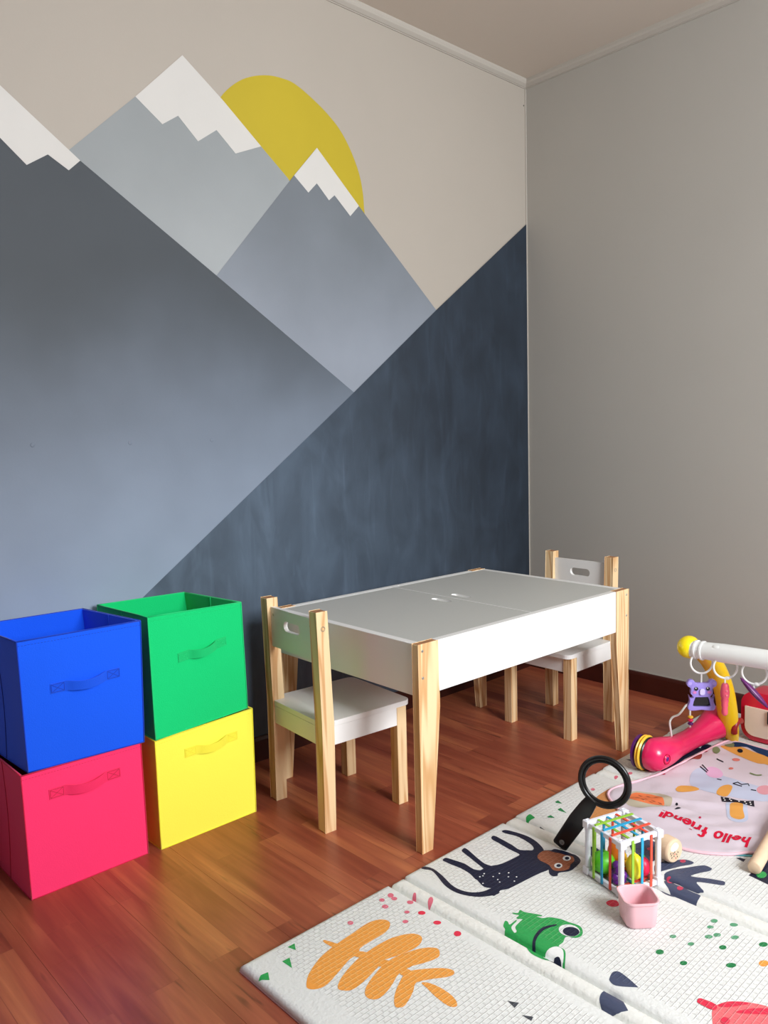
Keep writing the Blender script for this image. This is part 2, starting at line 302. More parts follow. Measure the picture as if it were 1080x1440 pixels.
MAT_PRINTS = [
 ('orange_leaf_print','orange',0,1,[[(-1.9356,-0.9513),(-1.9138,-0.9303),(-1.8703,-0.9086),(-1.8262,-0.8998),(-1.7774,-0.8954),(-1.7344,-0.8921),(-1.7102,-0.8997),(-1.6999,-0.9148),(-1.7066,-0.9294),(-1.7286,-0.9397),(-1.764,-0.9402),(-1.7976,-0.9413),(-1.8106,-0.9526),(-1.8321,-0.9519),(-1.866,-0.9632),(-1.9061,-0.976),(-1.9271,-0.9735),(-1.9384,-0.9624)],[(-1.8995,-0.9964),(-1.8776,-0.9807),(-1.8381,-0.9662),(-1.808,-0.9605),(-1.7674,-0.9586),(-1.7308,-0.9623),(-1.6974,-0.9778),(-1.6879,-0.9963),(-1.6967,-1.0097),(-1.7184,-1.0162),(-1.7513,-1.0118),(-1.7865,-1.0005),(-1.8007,-1.0035),(-1.8199,-1.0092),(-1.855,-1.0174),(-1.8837,-1.0195),(-1.8977,-1.0083)],[(-1.8771,-1.0459),(-1.8605,-1.0306),(-1.8268,-1.0169),(-1.7865,-1.0075),(-1.7513,-1.0118),(-1.712,-1.0268),(-1.6933,-1.0456),(-1.6987,-1.0592),(-1.712,-1.0666),(-1.7391,-1.0599),(-1.7649,-1.0492),(-1.7861,-1.0477),(-1.7998,-1.0486),(-1.8324,-1.0631),(-1.8625,-1.0693),(-1.8764,-1.0617)],[(-1.8574,-1.1005),(-1.8349,-1.0788),(-1.7957,-1.0575),(-1.7796,-1.0542),(-1.7517,-1.0722),(-1.7272,-1.0937),(-1.7182,-1.1105),(-1.7242,-1.1191),(-1.7383,-1.1165),(-1.7616,-1.1009),(-1.7825,-1.0895),(-1.7936,-1.0878),(-1.8128,-1.1007),(-1.8441,-1.1137),(-1.8561,-1.1104)],[(-1.7842,-1.0944),(-1.7753,-1.1014),(-1.7688,-1.1263),(-1.7695,-1.1571),(-1.7778,-1.1752),(-1.7857,-1.1776),(-1.7926,-1.1665),(-1.7914,-1.1354),(-1.7863,-1.109)],[(-1.832,-0.872),(-1.8283,-0.8791),(-1.8192,-0.9067),(-1.8307,-0.9168),(-1.8356,-0.8882),(-1.8361,-0.8756)],[(-1.8126,-0.9402),(-1.7963,-0.9617),(-1.807,-0.9738),(-1.821,-0.9537)],[(-1.7965,-0.9905),(-1.7827,-1.0103),(-1.7961,-1.0211),(-1.8097,-1.0015)],[(-1.7829,-1.0411),(-1.7739,-1.055),(-1.7861,-1.0641),(-1.7956,-1.0509)]]),
 ('green_triangle_print','green',0,0,[[(-1.8957,-0.8389),(-1.8791,-0.8392),(-1.8898,-0.8577)]]),
 ('green_triangle_print','green',0,0,[[(-1.9283,-0.8661),(-1.9116,-0.8673),(-1.9263,-0.8953)]]),
 ('green_triangle_print','green',0,0,[[(-1.9881,-0.8755),(-1.9794,-0.8698),(-1.9647,-0.8727),(-1.9754,-0.8929)]]),
 ('dot_print','rose',0,1,[[(-1.7544,-0.8708),(-1.7578,-0.873),(-1.7615,-0.8727),(-1.7642,-0.87),(-1.7648,-0.866),(-1.763,-0.8621),(-1.7596,-0.86),(-1.7559,-0.8603),(-1.7532,-0.863),(-1.7526,-0.867)]]),
 ('dot_print','rose',0,1,[[(-1.655,-0.8575),(-1.6584,-0.8595),(-1.662,-0.8591),(-1.6646,-0.8565),(-1.6651,-0.8527),(-1.6633,-0.8492),(-1.66,-0.8472),(-1.6563,-0.8475),(-1.6537,-0.8501),(-1.6532,-0.8539)]]),
 ('dot_print','rose',0,1,[[(-1.6293,-0.8584),(-1.6336,-0.8611),(-1.638,-0.861),(-1.6408,-0.8582),(-1.641,-0.8537),(-1.6385,-0.8492),(-1.6342,-0.8464),(-1.6298,-0.8465),(-1.6269,-0.8493),(-1.6268,-0.8539)]]),
 ('dot_print','rose',0,1,[[(-1.6324,-0.8725),(-1.6359,-0.8744),(-1.6398,-0.8738),(-1.6425,-0.871),(-1.6432,-0.867),(-1.6415,-0.8634),(-1.638,-0.8614),(-1.6341,-0.862),(-1.6313,-0.8649),(-1.6306,-0.8689)]]),
 ('dot_print','rose',0,1,[[(-1.6655,-0.8804),(-1.6693,-0.8826),(-1.6735,-0.882),(-1.6765,-0.879),(-1.6771,-0.8747),(-1.6752,-0.8707),(-1.6714,-0.8685),(-1.6672,-0.869),(-1.6642,-0.8721),(-1.6636,-0.8764)]]),
 ('dot_print','rose',0,1,[[(-1.617,-0.9063),(-1.6209,-0.9084),(-1.6252,-0.9078),(-1.6282,-0.9048),(-1.6288,-0.9005),(-1.6267,-0.8965),(-1.6228,-0.8943),(-1.6185,-0.8949),(-1.6154,-0.8979),(-1.6149,-0.9023)]]),
 ('dot_print','rose',0,1,[[(-1.6477,-0.926),(-1.6506,-0.9274),(-1.6539,-0.9267),(-1.6564,-0.9242),(-1.6571,-0.9209),(-1.6557,-0.9179),(-1.6528,-0.9164),(-1.6494,-0.9171),(-1.6469,-0.9196),(-1.6463,-0.923)]]),
 ('dot_print','rose',0,1,[[(-1.6723,-0.9473),(-1.6755,-0.9489),(-1.6792,-0.9483),(-1.6818,-0.9456),(-1.6825,-0.9419),(-1.6809,-0.9386),(-1.6777,-0.937),(-1.674,-0.9376),(-1.6714,-0.9403),(-1.6707,-0.944)]]),
 ('petal_print','rose',0,1,[[(-1.5886,-0.8829),(-1.5902,-0.8872),(-1.5959,-0.8934),(-1.6037,-0.8989),(-1.6104,-0.9019),(-1.6137,-0.901),(-1.6122,-0.8968),(-1.6065,-0.8907),(-1.5988,-0.885),(-1.5919,-0.882)]]),
 ('petal_print','rose',0,1,[[(-1.5757,-0.92),(-1.577,-0.9248),(-1.5827,-0.9311),(-1.5904,-0.9364),(-1.5973,-0.9388),(-1.6007,-0.9373),(-1.5994,-0.9326),(-1.5939,-0.9263),(-1.5862,-0.9209),(-1.5792,-0.9185)]]),
 ('dot_print','red',0,1,[[(-1.6265,-0.951),(-1.6304,-0.9528),(-1.635,-0.9518),(-1.6383,-0.9484),(-1.6393,-0.9439),(-1.6374,-0.94),(-1.6335,-0.9382),(-1.6289,-0.9391),(-1.6255,-0.9425),(-1.6246,-0.9471)]]),
 ('dot_print','red',0,1,[[(-1.6277,-0.9968),(-1.6317,-0.9984),(-1.6363,-0.9972),(-1.6398,-0.9936),(-1.6409,-0.9891),(-1.6392,-0.9853),(-1.6352,-0.9837),(-1.6306,-0.9849),(-1.6271,-0.9885),(-1.626,-0.993)]]),
 ('dot_print','red',0,1,[[(-1.626,-1.0494),(-1.6308,-1.0518),(-1.6358,-1.0513),(-1.639,-1.0481),(-1.6393,-1.0433),(-1.6365,-1.0389),(-1.6316,-1.0364),(-1.6266,-1.0369),(-1.6234,-1.0401),(-1.6231,-1.0449)]]),
 ('monkey_body_print','navy',0,1,[[(-1.5099,-0.8242),(-1.4995,-0.8258),(-1.493,-0.8458),(-1.4995,-0.8806),(-1.5122,-0.9201),(-1.5129,-0.9478),(-1.5025,-0.9703),(-1.4831,-0.9849),(-1.4554,-0.9929),(-1.4607,-1.0125),(-1.4771,-1.0107),(-1.5045,-0.9928),(-1.5215,-0.9659),(-1.5278,-0.9397),(-1.5236,-0.9086),(-1.5082,-0.8718),(-1.5015,-0.8482),(-1.5094,-0.8325)],[(-1.4344,-0.925),(-1.3934,-0.9313),(-1.3678,-0.9428),(-1.3107,-0.949),(-1.2929,-0.9434),(-1.2678,-0.9594),(-1.2567,-0.9804),(-1.2806,-1.0029),(-1.2944,-1.0229),(-1.3104,-1.0344),(-1.3434,-1.0281),(-1.3903,-1.0229),(-1.4357,-1.0178),(-1.4538,-1.0095),(-1.4798,-1.0129),(-1.4774,-0.9956),(-1.4609,-0.9923),(-1.4681,-0.9749),(-1.4586,-0.9484),(-1.4474,-0.928)],[(-1.2484,-0.8478),(-1.2366,-0.8518),(-1.2287,-0.8772),(-1.2244,-0.9078),(-1.2304,-0.9398),(-1.2498,-0.9754),(-1.2695,-0.9792),(-1.2778,-0.9588),(-1.263,-0.9558),(-1.2522,-0.9424),(-1.2454,-0.9181),(-1.2432,-0.8885),(-1.2513,-0.8606)],[(-1.2906,-0.8491),(-1.2795,-0.8487),(-1.2803,-0.8724),(-1.2845,-0.9095),(-1.2893,-0.9351),(-1.2729,-0.9578),(-1.3038,-0.9677),(-1.3125,-0.953),(-1.3055,-0.9449),(-1.3042,-0.9139),(-1.299,-0.8761),(-1.2974,-0.8587)],[(-1.3867,-0.8382),(-1.3744,-0.8362),(-1.3764,-0.8524),(-1.3879,-0.888),(-1.3944,-0.9157),(-1.3929,-0.9363),(-1.4155,-0.9442),(-1.4227,-0.9314),(-1.4139,-0.9294),(-1.4063,-0.9037),(-1.3967,-0.8673),(-1.3915,-0.8454)],[(-1.4504,-0.836),(-1.4384,-0.8342),(-1.433,-0.8537),(-1.427,-0.8826),(-1.43,-0.913),(-1.4213,-0.9329),(-1.4329,-0.948),(-1.4586,-0.9484),(-1.4503,-0.9197),(-1.4476,-0.8896),(-1.4508,-0.8641),(-1.4521,-0.8423)],[(-1.2597,-0.9773),(-1.239,-0.9887),(-1.2281,-0.9915),(-1.22,-1.0118),(-1.2184,-1.0312),(-1.2165,-1.0425),(-1.2311,-1.0646),(-1.2633,-1.0712),(-1.2849,-1.0711),(-1.3086,-1.058),(-1.3194,-1.0631),(-1.3284,-1.0571),(-1.3261,-1.0456),(-1.3119,-1.0329),(-1.3096,-1.0187)]]),
 ('monkey_face_print','brown',1,1,[[(-1.2841,-0.982),(-1.2625,-0.9767),(-1.2472,-0.984),(-1.242,-1.0012),(-1.2364,-1.0128),(-1.2343,-1.0267),(-1.2273,-1.0397),(-1.2414,-1.0541),(-1.2607,-1.0572),(-1.2799,-1.0653),(-1.2994,-1.0565),(-1.3078,-1.0425),(-1.2976,-1.0253),(-1.2954,-1.0084),(-1.2943,-0.9947)]]),
 ('eye_white_print','white',2,1,[[(-1.2382,-1.0425),(-1.2451,-1.045),(-1.2517,-1.044),(-1.2557,-1.04),(-1.2556,-1.0343),(-1.2513,-1.0292),(-1.2445,-1.0267),(-1.2377,-1.0276),(-1.2336,-1.0317),(-1.2339,-1.0374)]]),
 ('pupil_print','navy',3,1,[[(-1.2413,-1.0405),(-1.2451,-1.042),(-1.2489,-1.0416),(-1.2511,-1.0393),(-1.2509,-1.0362),(-1.2484,-1.0333),(-1.2445,-1.0318),(-1.2408,-1.0323),(-1.2386,-1.0345),(-1.2388,-1.0377)]]),
 ('eye_white_print','white',2,1,[[(-1.2784,-1.047),(-1.285,-1.0494),(-1.2915,-1.0484),(-1.2954,-1.0444),(-1.2954,-1.0389),(-1.2913,-1.0339),(-1.2847,-1.0314),(-1.2782,-1.0323),(-1.2742,-1.0364),(-1.2743,-1.042)]]),
 ('pupil_print','navy',3,1,[[(-1.2814,-1.045),(-1.2851,-1.0465),(-1.2888,-1.046),(-1.2909,-1.0438),(-1.2908,-1.0407),(-1.2884,-1.0379),(-1.2847,-1.0365),(-1.2811,-1.0369),(-1.2789,-1.0391),(-1.279,-1.0422)]]),
 ('body_speckle_print','white',1,1,[[(-1.427,-0.9433),(-1.4292,-0.9439),(-1.4305,-0.9426),(-1.4296,-0.9407),(-1.4274,-0.9401),(-1.4261,-0.9414)],[(-1.4357,-0.9474),(-1.4378,-0.948),(-1.4391,-0.9467),(-1.4383,-0.9448),(-1.4361,-0.9442),(-1.4348,-0.9455)],[(-1.4434,-0.9449),(-1.4456,-0.9455),(-1.4469,-0.9441),(-1.446,-0.9422),(-1.4439,-0.9416),(-1.4426,-0.9429)],[(-1.4589,-0.9669),(-1.4609,-0.9675),(-1.4622,-0.9662),(-1.4614,-0.9643),(-1.4593,-0.9637),(-1.458,-0.965)],[(-1.4221,-0.9654),(-1.4243,-0.9659),(-1.4256,-0.9646),(-1.4247,-0.9627),(-1.4226,-0.9622),(-1.4213,-0.9635)],[(-1.4024,-0.9672),(-1.4046,-0.9678),(-1.4059,-0.9665),(-1.405,-0.9646),(-1.4028,-0.964),(-1.4015,-0.9653)],[(-1.4242,-0.9801),(-1.4263,-0.9807),(-1.4276,-0.9794),(-1.4268,-0.9775),(-1.4246,-0.977),(-1.4234,-0.9783)],[(-1.4294,-0.9895),(-1.4315,-0.9901),(-1.4328,-0.9888),(-1.4319,-0.9869),(-1.4298,-0.9864),(-1.4285,-0.9877)],[(-1.3861,-0.9804),(-1.3883,-0.981),(-1.3896,-0.9797),(-1.3887,-0.9778),(-1.3865,-0.9772),(-1.3852,-0.9786)],[(-1.3992,-0.9897),(-1.4013,-0.9903),(-1.4026,-0.9889),(-1.4017,-0.9871),(-1.3996,-0.9865),(-1.3983,-0.9878)],[(-1.3868,-1.0032),(-1.389,-1.0038),(-1.3903,-1.0025),(-1.3894,-1.0006),(-1.3872,-1.0001),(-1.386,-1.0014)],[(-1.4038,-1.0102),(-1.4059,-1.0108),(-1.4072,-1.0095),(-1.4063,-1.0076),(-1.4042,-1.0071),(-1.4029,-1.0084)]]),
 ('frog_print','green',0,1,[[(-1.5347,-1.1123),(-1.5212,-1.1087),(-1.4934,-1.106),(-1.4789,-1.1091),(-1.4722,-1.1317),(-1.4591,-1.1405),(-1.4485,-1.1599),(-1.4458,-1.1758),(-1.4406,-1.1983),(-1.4482,-1.2118),(-1.4644,-1.2204),(-1.4796,-1.2157),(-1.4884,-1.2005),(-1.5065,-1.2065),(-1.5231,-1.2074),(-1.5239,-1.2206),(-1.5356,-1.2319),(-1.5619,-1.2467),(-1.5624,-1.2389),(-1.5679,-1.2222),(-1.5757,-1.207),(-1.5773,-1.1826),(-1.567,-1.1619),(-1.5635,-1.1414),(-1.5625,-1.118),(-1.5634,-1.1072),(-1.5453,-1.1228)],[(-1.4993,-1.0777),(-1.4924,-1.0865),(-1.481,-1.0825),(-1.4808,-1.0918),(-1.478,-1.0991),(-1.4648,-1.1241),(-1.4684,-1.1267),(-1.4787,-1.1182),(-1.4984,-1.1098),(-1.5063,-1.1019),(-1.5091,-1.0947),(-1.4976,-1.0929),(-1.5021,-1.0822)],[(-1.5469,-1.0916),(-1.5322,-1.0846),(-1.5307,-1.0905),(-1.5353,-1.0989),(-1.514,-1.0985),(-1.5189,-1.1023),(-1.5375,-1.1052),(-1.5457,-1.114),(-1.5544,-1.1344),(-1.56,-1.1205),(-1.5628,-1.1053),(-1.5514,-1.0999)]]),
 ('eye_white_print','white',1,1,[[(-1.4578,-1.2119),(-1.4697,-1.214),(-1.4809,-1.2086),(-1.4872,-1.1978),(-1.4864,-1.1857),(-1.4785,-1.1766),(-1.4665,-1.1743),(-1.455,-1.1797),(-1.4485,-1.1908),(-1.4497,-1.2031)]]),
 ('pupil_print','navy',2,1,[[(-1.4598,-1.2122),(-1.4692,-1.2142),(-1.4784,-1.2105),(-1.4841,-1.2025),(-1.484,-1.1933),(-1.4782,-1.1863),(-1.4688,-1.1841),(-1.4594,-1.1878),(-1.4537,-1.1959),(-1.4539,-1.2052)]]),
 ('eye_white_print','white',1,1,[[(-1.5658,-1.2018),(-1.5415,-1.1992),(-1.5269,-1.2059),(-1.5264,-1.2181),(-1.5383,-1.2293),(-1.5583,-1.2393),(-1.5633,-1.2231),(-1.57,-1.2112)]]),
 ('pupil_print','navy',2,1,[[(-1.5644,-1.2205),(-1.5529,-1.2199),(-1.5491,-1.2276),(-1.5609,-1.2403),(-1.564,-1.2298)]]),
 ('frog_mouth_print','navy',1,1,[[(-1.566,-1.1785),(-1.5484,-1.1646),(-1.5246,-1.1544),(-1.4959,-1.1512),(-1.4711,-1.1633),(-1.4739,-1.1665),(-1.497,-1.1586),(-1.5204,-1.1602),(-1.5442,-1.1688),(-1.5632,-1.1829)]]),
 ('grey_triangle_print','slate',0,0,[[(-1.7101,-1.2313),(-1.7001,-1.2489),(-1.7149,-1.2512)]]),
 ('grey_triangle_print','slate',0,0,[[(-1.7202,-1.2694),(-1.7093,-1.2863),(-1.7197,-1.2898)]]),
 ('green_triangle_print','darkgreen',0,0,[[(-1.0248,-0.8491),(-1.0132,-0.8504),(-1.0208,-0.8691),(-1.0293,-0.855)]]),
 ('green_triangle_print','darkgreen',0,0,[[(-1.0564,-0.8789),(-1.0437,-0.88),(-1.0575,-0.908),(-1.0599,-0.8863)]]),
 ('green_triangle_print','darkgreen',0,0,[[(-1.1084,-0.8836),(-1.0952,-0.8849),(-1.1005,-0.9023),(-1.1107,-0.8878)]]),
 ('quarter_leaf_print','green',0,1,[[(-1.1499,-0.8474),(-1.138,-0.8434),(-1.1277,-0.8441),(-1.1309,-0.8548),(-1.1358,-0.8644),(-1.1571,-0.8579)]]),
 ('sliver_print','slate',0,0,[[(-1.1606,-0.8884),(-1.1538,-0.8946),(-1.1548,-0.9115),(-1.1595,-0.8989)]]),
 ('hand_leaf_print','slateblue',0,1,[[(-1.1234,-1.1914),(-1.0982,-1.202),(-1.0664,-1.2239),(-1.0578,-1.2339),(-1.0565,-1.2473),(-1.0617,-1.2511),(-1.0731,-1.2485),(-1.0929,-1.2373),(-1.1278,-1.2224),(-1.1537,-1.2077)],[(-1.1474,-1.2256),(-1.1186,-1.2317),(-1.091,-1.248),(-1.0608,-1.2657),(-1.0516,-1.2751),(-1.0527,-1.287),(-1.0567,-1.2916),(-1.0694,-1.2903),(-1.0874,-1.2807),(-1.1139,-1.2709),(-1.112,-1.2813),(-1.0981,-1.3037),(-1.0878,-1.3253),(-1.0863,-1.3334),(-1.0942,-1.338),(-1.1027,-1.3364),(-1.1138,-1.3154),(-1.1291,-1.2918),(-1.141,-1.3042),(-1.1512,-1.3178),(-1.1552,-1.2978),(-1.1543,-1.2524),(-1.1612,-1.2399)],[(-1.1729,-1.2391),(-1.1561,-1.2534),(-1.1655,-1.274),(-1.1702,-1.2986),(-1.1701,-1.3171),(-1.1756,-1.3219),(-1.2008,-1.3244),(-1.2046,-1.3155),(-1.205,-1.2896),(-1.2035,-1.2755),(-1.1897,-1.2549)],[(-1.2011,-1.238),(-1.2038,-1.2487),(-1.2105,-1.2658),(-1.2023,-1.2794),(-1.2033,-1.2887),(-1.2154,-1.2817),(-1.2188,-1.2679),(-1.2142,-1.2542)],[(-1.0899,-1.1063),(-1.0649,-1.1012),(-1.0412,-1.116),(-1.0344,-1.1431),(-1.0499,-1.1666),(-1.1002,-1.1847),(-1.1439,-1.1646)],[(-1.161,-1.0338),(-1.1506,-1.0542),(-1.1624,-1.0776),(-1.2034,-1.098),(-1.1996,-1.0774)]]),
 ('leaf_dot_print','berry',1,1,[[(-1.0657,-1.235),(-1.0704,-1.2359),(-1.075,-1.2347),(-1.0779,-1.2318),(-1.0779,-1.2283),(-1.0751,-1.2255),(-1.0704,-1.2245),(-1.0658,-1.2257),(-1.0629,-1.2286),(-1.0629,-1.2322)]]),
 ('leaf_dot_print','berry',1,1,[[(-1.1483,-1.2417),(-1.1506,-1.242),(-1.1534,-1.2409),(-1.1554,-1.2388),(-1.156,-1.2365),(-1.1549,-1.235),(-1.1526,-1.2347),(-1.1498,-1.2359),(-1.1478,-1.2379),(-1.1472,-1.2402)]]),
 ('leaf_dot_print','berry',1,1,[[(-1.162,-1.2546),(-1.1667,-1.2556),(-1.1715,-1.2544),(-1.1744,-1.2514),(-1.1745,-1.2478),(-1.1716,-1.2449),(-1.1669,-1.2438),(-1.1621,-1.245),(-1.1591,-1.248),(-1.1591,-1.2517)]]),
 ('leaf_dot_print','berry',1,1,[[(-1.1711,-1.2818),(-1.1766,-1.2832),(-1.1817,-1.2822),(-1.1846,-1.2793),(-1.1842,-1.2755),(-1.1805,-1.2722),(-1.1751,-1.2708),(-1.1699,-1.2718),(-1.167,-1.2747),(-1.1674,-1.2786)]]),
 ('leaf_dot_print','berry',1,1,[[(-1.0692,-1.1534),(-1.0733,-1.1545),(-1.0775,-1.1535),(-1.0801,-1.1509),(-1.0801,-1.1476),(-1.0775,-1.1449),(-1.0734,-1.1439),(-1.0692,-1.1448),(-1.0666,-1.1475),(-1.0666,-1.1508)]]),
 ('green_dot_print','greendot',0,1,[[(-1.2329,-1.3853),(-1.2376,-1.386),(-1.2423,-1.3846),(-1.2454,-1.3815),(-1.2455,-1.378),(-1.2428,-1.3753),(-1.2381,-1.3746),(-1.2333,-1.376),(-1.2303,-1.3791),(-1.2301,-1.3826)]]),
 ('green_dot_print','greendot',0,1,[[(-1.2164,-1.4188),(-1.2212,-1.4193),(-1.2264,-1.4174),(-1.2299,-1.4139),(-1.2305,-1.41),(-1.2279,-1.4073),(-1.2231,-1.4068),(-1.2179,-1.4086),(-1.2143,-1.4122),(-1.2138,-1.4161)]]),
 ('green_dot_print','greendot',0,1,[[(-1.2577,-1.3887),(-1.2615,-1.3891),(-1.2656,-1.3877),(-1.2685,-1.3848),(-1.269,-1.3816),(-1.267,-1.3794),(-1.2632,-1.3789),(-1.2591,-1.3804),(-1.2562,-1.3833),(-1.2557,-1.3865)]]),
 ('green_dot_print','greendot',0,1,[[(-1.2888,-1.4009),(-1.2933,-1.4015),(-1.2981,-1.3998),(-1.3014,-1.3965),(-1.302,-1.3928),(-1.2995,-1.3902),(-1.295,-1.3896),(-1.2902,-1.3912),(-1.2869,-1.3946),(-1.2864,-1.3983)]]),
 ('green_dot_print','greendot',0,1,[[(-1.2724,-1.4096),(-1.2769,-1.4102),(-1.2816,-1.4086),(-1.2847,-1.4055),(-1.2851,-1.402),(-1.2826,-1.3994),(-1.2781,-1.3987),(-1.2733,-1.4003),(-1.2702,-1.4034),(-1.2698,-1.407)]]),
 ('green_dot_print','greendot',0,1,[[(-1.2553,-1.4375),(-1.26,-1.4379),(-1.2649,-1.4361),(-1.2684,-1.4326),(-1.269,-1.4289),(-1.2665,-1.4263),(-1.2619,-1.4258),(-1.2569,-1.4277),(-1.2535,-1.4311),(-1.2529,-1.4349)]]),
 ('green_dot_print','greendot',0,1,[[(-1.3372,-1.3511),(-1.3411,-1.3518),(-1.3453,-1.3505),(-1.3481,-1.3477),(-1.3485,-1.3444),(-1.3463,-1.342),(-1.3424,-1.3413),(-1.3383,-1.3426),(-1.3354,-1.3454),(-1.335,-1.3487)]]),
 ('green_dot_print','greendot',0,1,[[(-1.335,-1.3864),(-1.3388,-1.387),(-1.3429,-1.3856),(-1.3457,-1.3829),(-1.3461,-1.3797),(-1.344,-1.3774),(-1.3401,-1.3768),(-1.336,-1.3781),(-1.3332,-1.3809),(-1.3328,-1.384)]]),
 ('green_dot_print','darkgreen',0,1,[[(-1.3019,-1.4338),(-1.3066,-1.4345),(-1.3114,-1.4332),(-1.3144,-1.4301),(-1.3145,-1.4267),(-1.3117,-1.424),(-1.307,-1.4232),(-1.3022,-1.4246),(-1.2992,-1.4277),(-1.2991,-1.4312)]]),
 ('green_dot_print','darkgreen',0,1,[[(-1.3978,-1.3572),(-1.4029,-1.3584),(-1.4081,-1.357),(-1.4114,-1.3537),(-1.4116,-1.3497),(-1.4085,-1.3465),(-1.4034,-1.3453),(-1.3982,-1.3466),(-1.3949,-1.3499),(-1.3947,-1.354)]]),
 ('green_dot_print','darkgreen',0,1,[[(-1.3969,-1.403),(-1.4013,-1.4038),(-1.4057,-1.4025),(-1.4087,-1.3995),(-1.4089,-1.3961),(-1.4064,-1.3935),(-1.4021,-1.3926),(-1.3976,-1.3939),(-1.3946,-1.3969),(-1.3944,-1.4004)]]),
 ('green_dot_print','darkgreen',0,1,[[(-1.3398,-1.4687),(-1.3449,-1.4691),(-1.3505,-1.4669),(-1.3546,-1.4628),(-1.3555,-1.4585),(-1.353,-1.4555),(-1.3479,-1.4551),(-1.3422,-1.4573),(-1.3381,-1.4614),(-1.3371,-1.4658)]]),
 ('green_dot_print','darkgreen',0,1,[[(-1.2384,-1.4848),(-1.2438,-1.4854),(-1.2494,-1.4835),(-1.253,-1.4799),(-1.2533,-1.4759),(-1.2502,-1.4731),(-1.2448,-1.4725),(-1.2392,-1.4744),(-1.2355,-1.478),(-1.2353,-1.482)]]),
 ('orange_dot_print','orange',0,1,[[(-1.293,-1.5081),(-1.2994,-1.5089),(-1.3058,-1.507),(-1.3097,-1.5031),(-1.3097,-1.4986),(-1.3058,-1.4953),(-1.2994,-1.4944),(-1.2929,-1.4963),(-1.289,-1.5003),(-1.289,-1.5048)]]),
 ('teardrop_print','slateblue',0,2,[[(-1.5342,-1.3245),(-1.5176,-1.3201),(-1.5082,-1.3238),(-1.5069,-1.3343),(-1.5128,-1.3562),(-1.5194,-1.3734),(-1.5372,-1.3523),(-1.5434,-1.3394),(-1.5402,-1.3289)]]),
 ('teardrop_print','slateblue',0,2,[[(-1.5924,-1.3402),(-1.5749,-1.3347),(-1.5639,-1.3371),(-1.56,-1.3476),(-1.5624,-1.3635),(-1.583,-1.3905),(-1.5964,-1.3802),(-1.6017,-1.3658),(-1.6009,-1.3509)]]),
 ('pear_print','coral',0,1,[[(-1.4779,-1.4885),(-1.4539,-1.4935),(-1.434,-1.507),(-1.4163,-1.5309),(-1.4077,-1.5581),(-1.4318,-1.5852),(-1.4776,-1.5854),(-1.5193,-1.5442),(-1.5286,-1.5181),(-1.513,-1.5048)]]),
 ('pear_stripe_print','red',1,1,[[(-1.4779,-1.4615),(-1.4687,-1.463),(-1.4649,-1.4889),(-1.481,-1.4915),(-1.483,-1.4666)],[(-1.4649,-1.4921),(-1.4442,-1.4988),(-1.426,-1.5194),(-1.426,-1.5256),(-1.4573,-1.5046)],[(-1.459,-1.5195),(-1.4296,-1.5364),(-1.4055,-1.5633),(-1.4166,-1.5676),(-1.4426,-1.5418)],[(-1.4857,-1.5212),(-1.4916,-1.5224),(-1.4972,-1.521),(-1.5005,-1.5177),(-1.5003,-1.5138),(-1.4965,-1.5106),(-1.4906,-1.5094),(-1.4849,-1.5107),(-1.4815,-1.514),(-1.4819,-1.5181)]]),
 ('red_petal_print','red',0,1,[[(-1.3302,-1.1932),(-1.3162,-1.1978),(-1.313,-1.2076),(-1.3238,-1.2184),(-1.3383,-1.2112),(-1.3383,-1.1991)]]),
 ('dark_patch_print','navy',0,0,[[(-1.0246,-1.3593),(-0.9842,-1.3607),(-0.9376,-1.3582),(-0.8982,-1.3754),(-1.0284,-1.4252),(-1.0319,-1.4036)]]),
 ('green_spot_print','green',1,1,[[(-0.9957,-1.3865),(-1.0051,-1.3882),(-1.0138,-1.3861),(-1.0186,-1.3813),(-1.0177,-1.3754),(-1.0114,-1.3707),(-1.002,-1.369),(-0.9931,-1.371),(-0.9883,-1.3759),(-0.9893,-1.3819)]]),
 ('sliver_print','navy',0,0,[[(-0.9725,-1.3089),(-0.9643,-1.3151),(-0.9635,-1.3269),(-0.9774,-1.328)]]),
 ('fox_print','tan',0,1,[[(-1.0596,-0.9587),(-0.9757,-0.9385),(-0.9303,-0.9141),(-0.8808,-0.9095),(-0.8454,-0.9143),(-0.8486,-0.9555),(-0.9164,-1.0055),(-0.9663,-1.0163),(-1.0057,-0.9868),(-1.0568,-0.9777)]]),
 ('dot_print','rose',0,1,[[(-0.8872,-0.8838),(-0.892,-0.8856),(-0.8965,-0.8851),(-0.899,-0.8825),(-0.8985,-0.8788),(-0.8953,-0.8755),(-0.8905,-0.8737),(-0.8859,-0.8742),(-0.8834,-0.8768),(-0.8839,-0.8805)]]),
 ('dot_print','rose',0,1,[[(-0.7706,-0.8856),(-0.775,-0.8871),(-0.7792,-0.8864),(-0.7816,-0.8839),(-0.7813,-0.8805),(-0.7783,-0.8775),(-0.7739,-0.8761),(-0.7696,-0.8767),(-0.7672,-0.8792),(-0.7676,-0.8826)]]),
 ('dot_print','rose',0,1,[[(-0.7211,-0.9024),(-0.726,-0.9039),(-0.7306,-0.9032),(-0.7332,-0.9005),(-0.7328,-0.8968),(-0.7295,-0.8936),(-0.7246,-0.8921),(-0.72,-0.8928),(-0.7174,-0.8955),(-0.7178,-0.8992)]]),
 ('sliver_print','navy',0,0,[[(-0.6467,-0.8372),(-0.6394,-0.8471),(-0.641,-0.8621),(-0.6518,-0.866),(-0.6497,-0.8531)]]),
 ('dark_band_print','navy',0,0,[[(-0.645,-0.9463),(-0.5663,-0.9405),(-0.4937,-0.9395),(-0.3992,-0.9499),(-0.3579,-0.96),(-0.3754,-0.975),(-0.4417,-0.9703),(-0.5307,-0.9626),(-0.612,-0.9664),(-0.6619,-0.9641)]]),
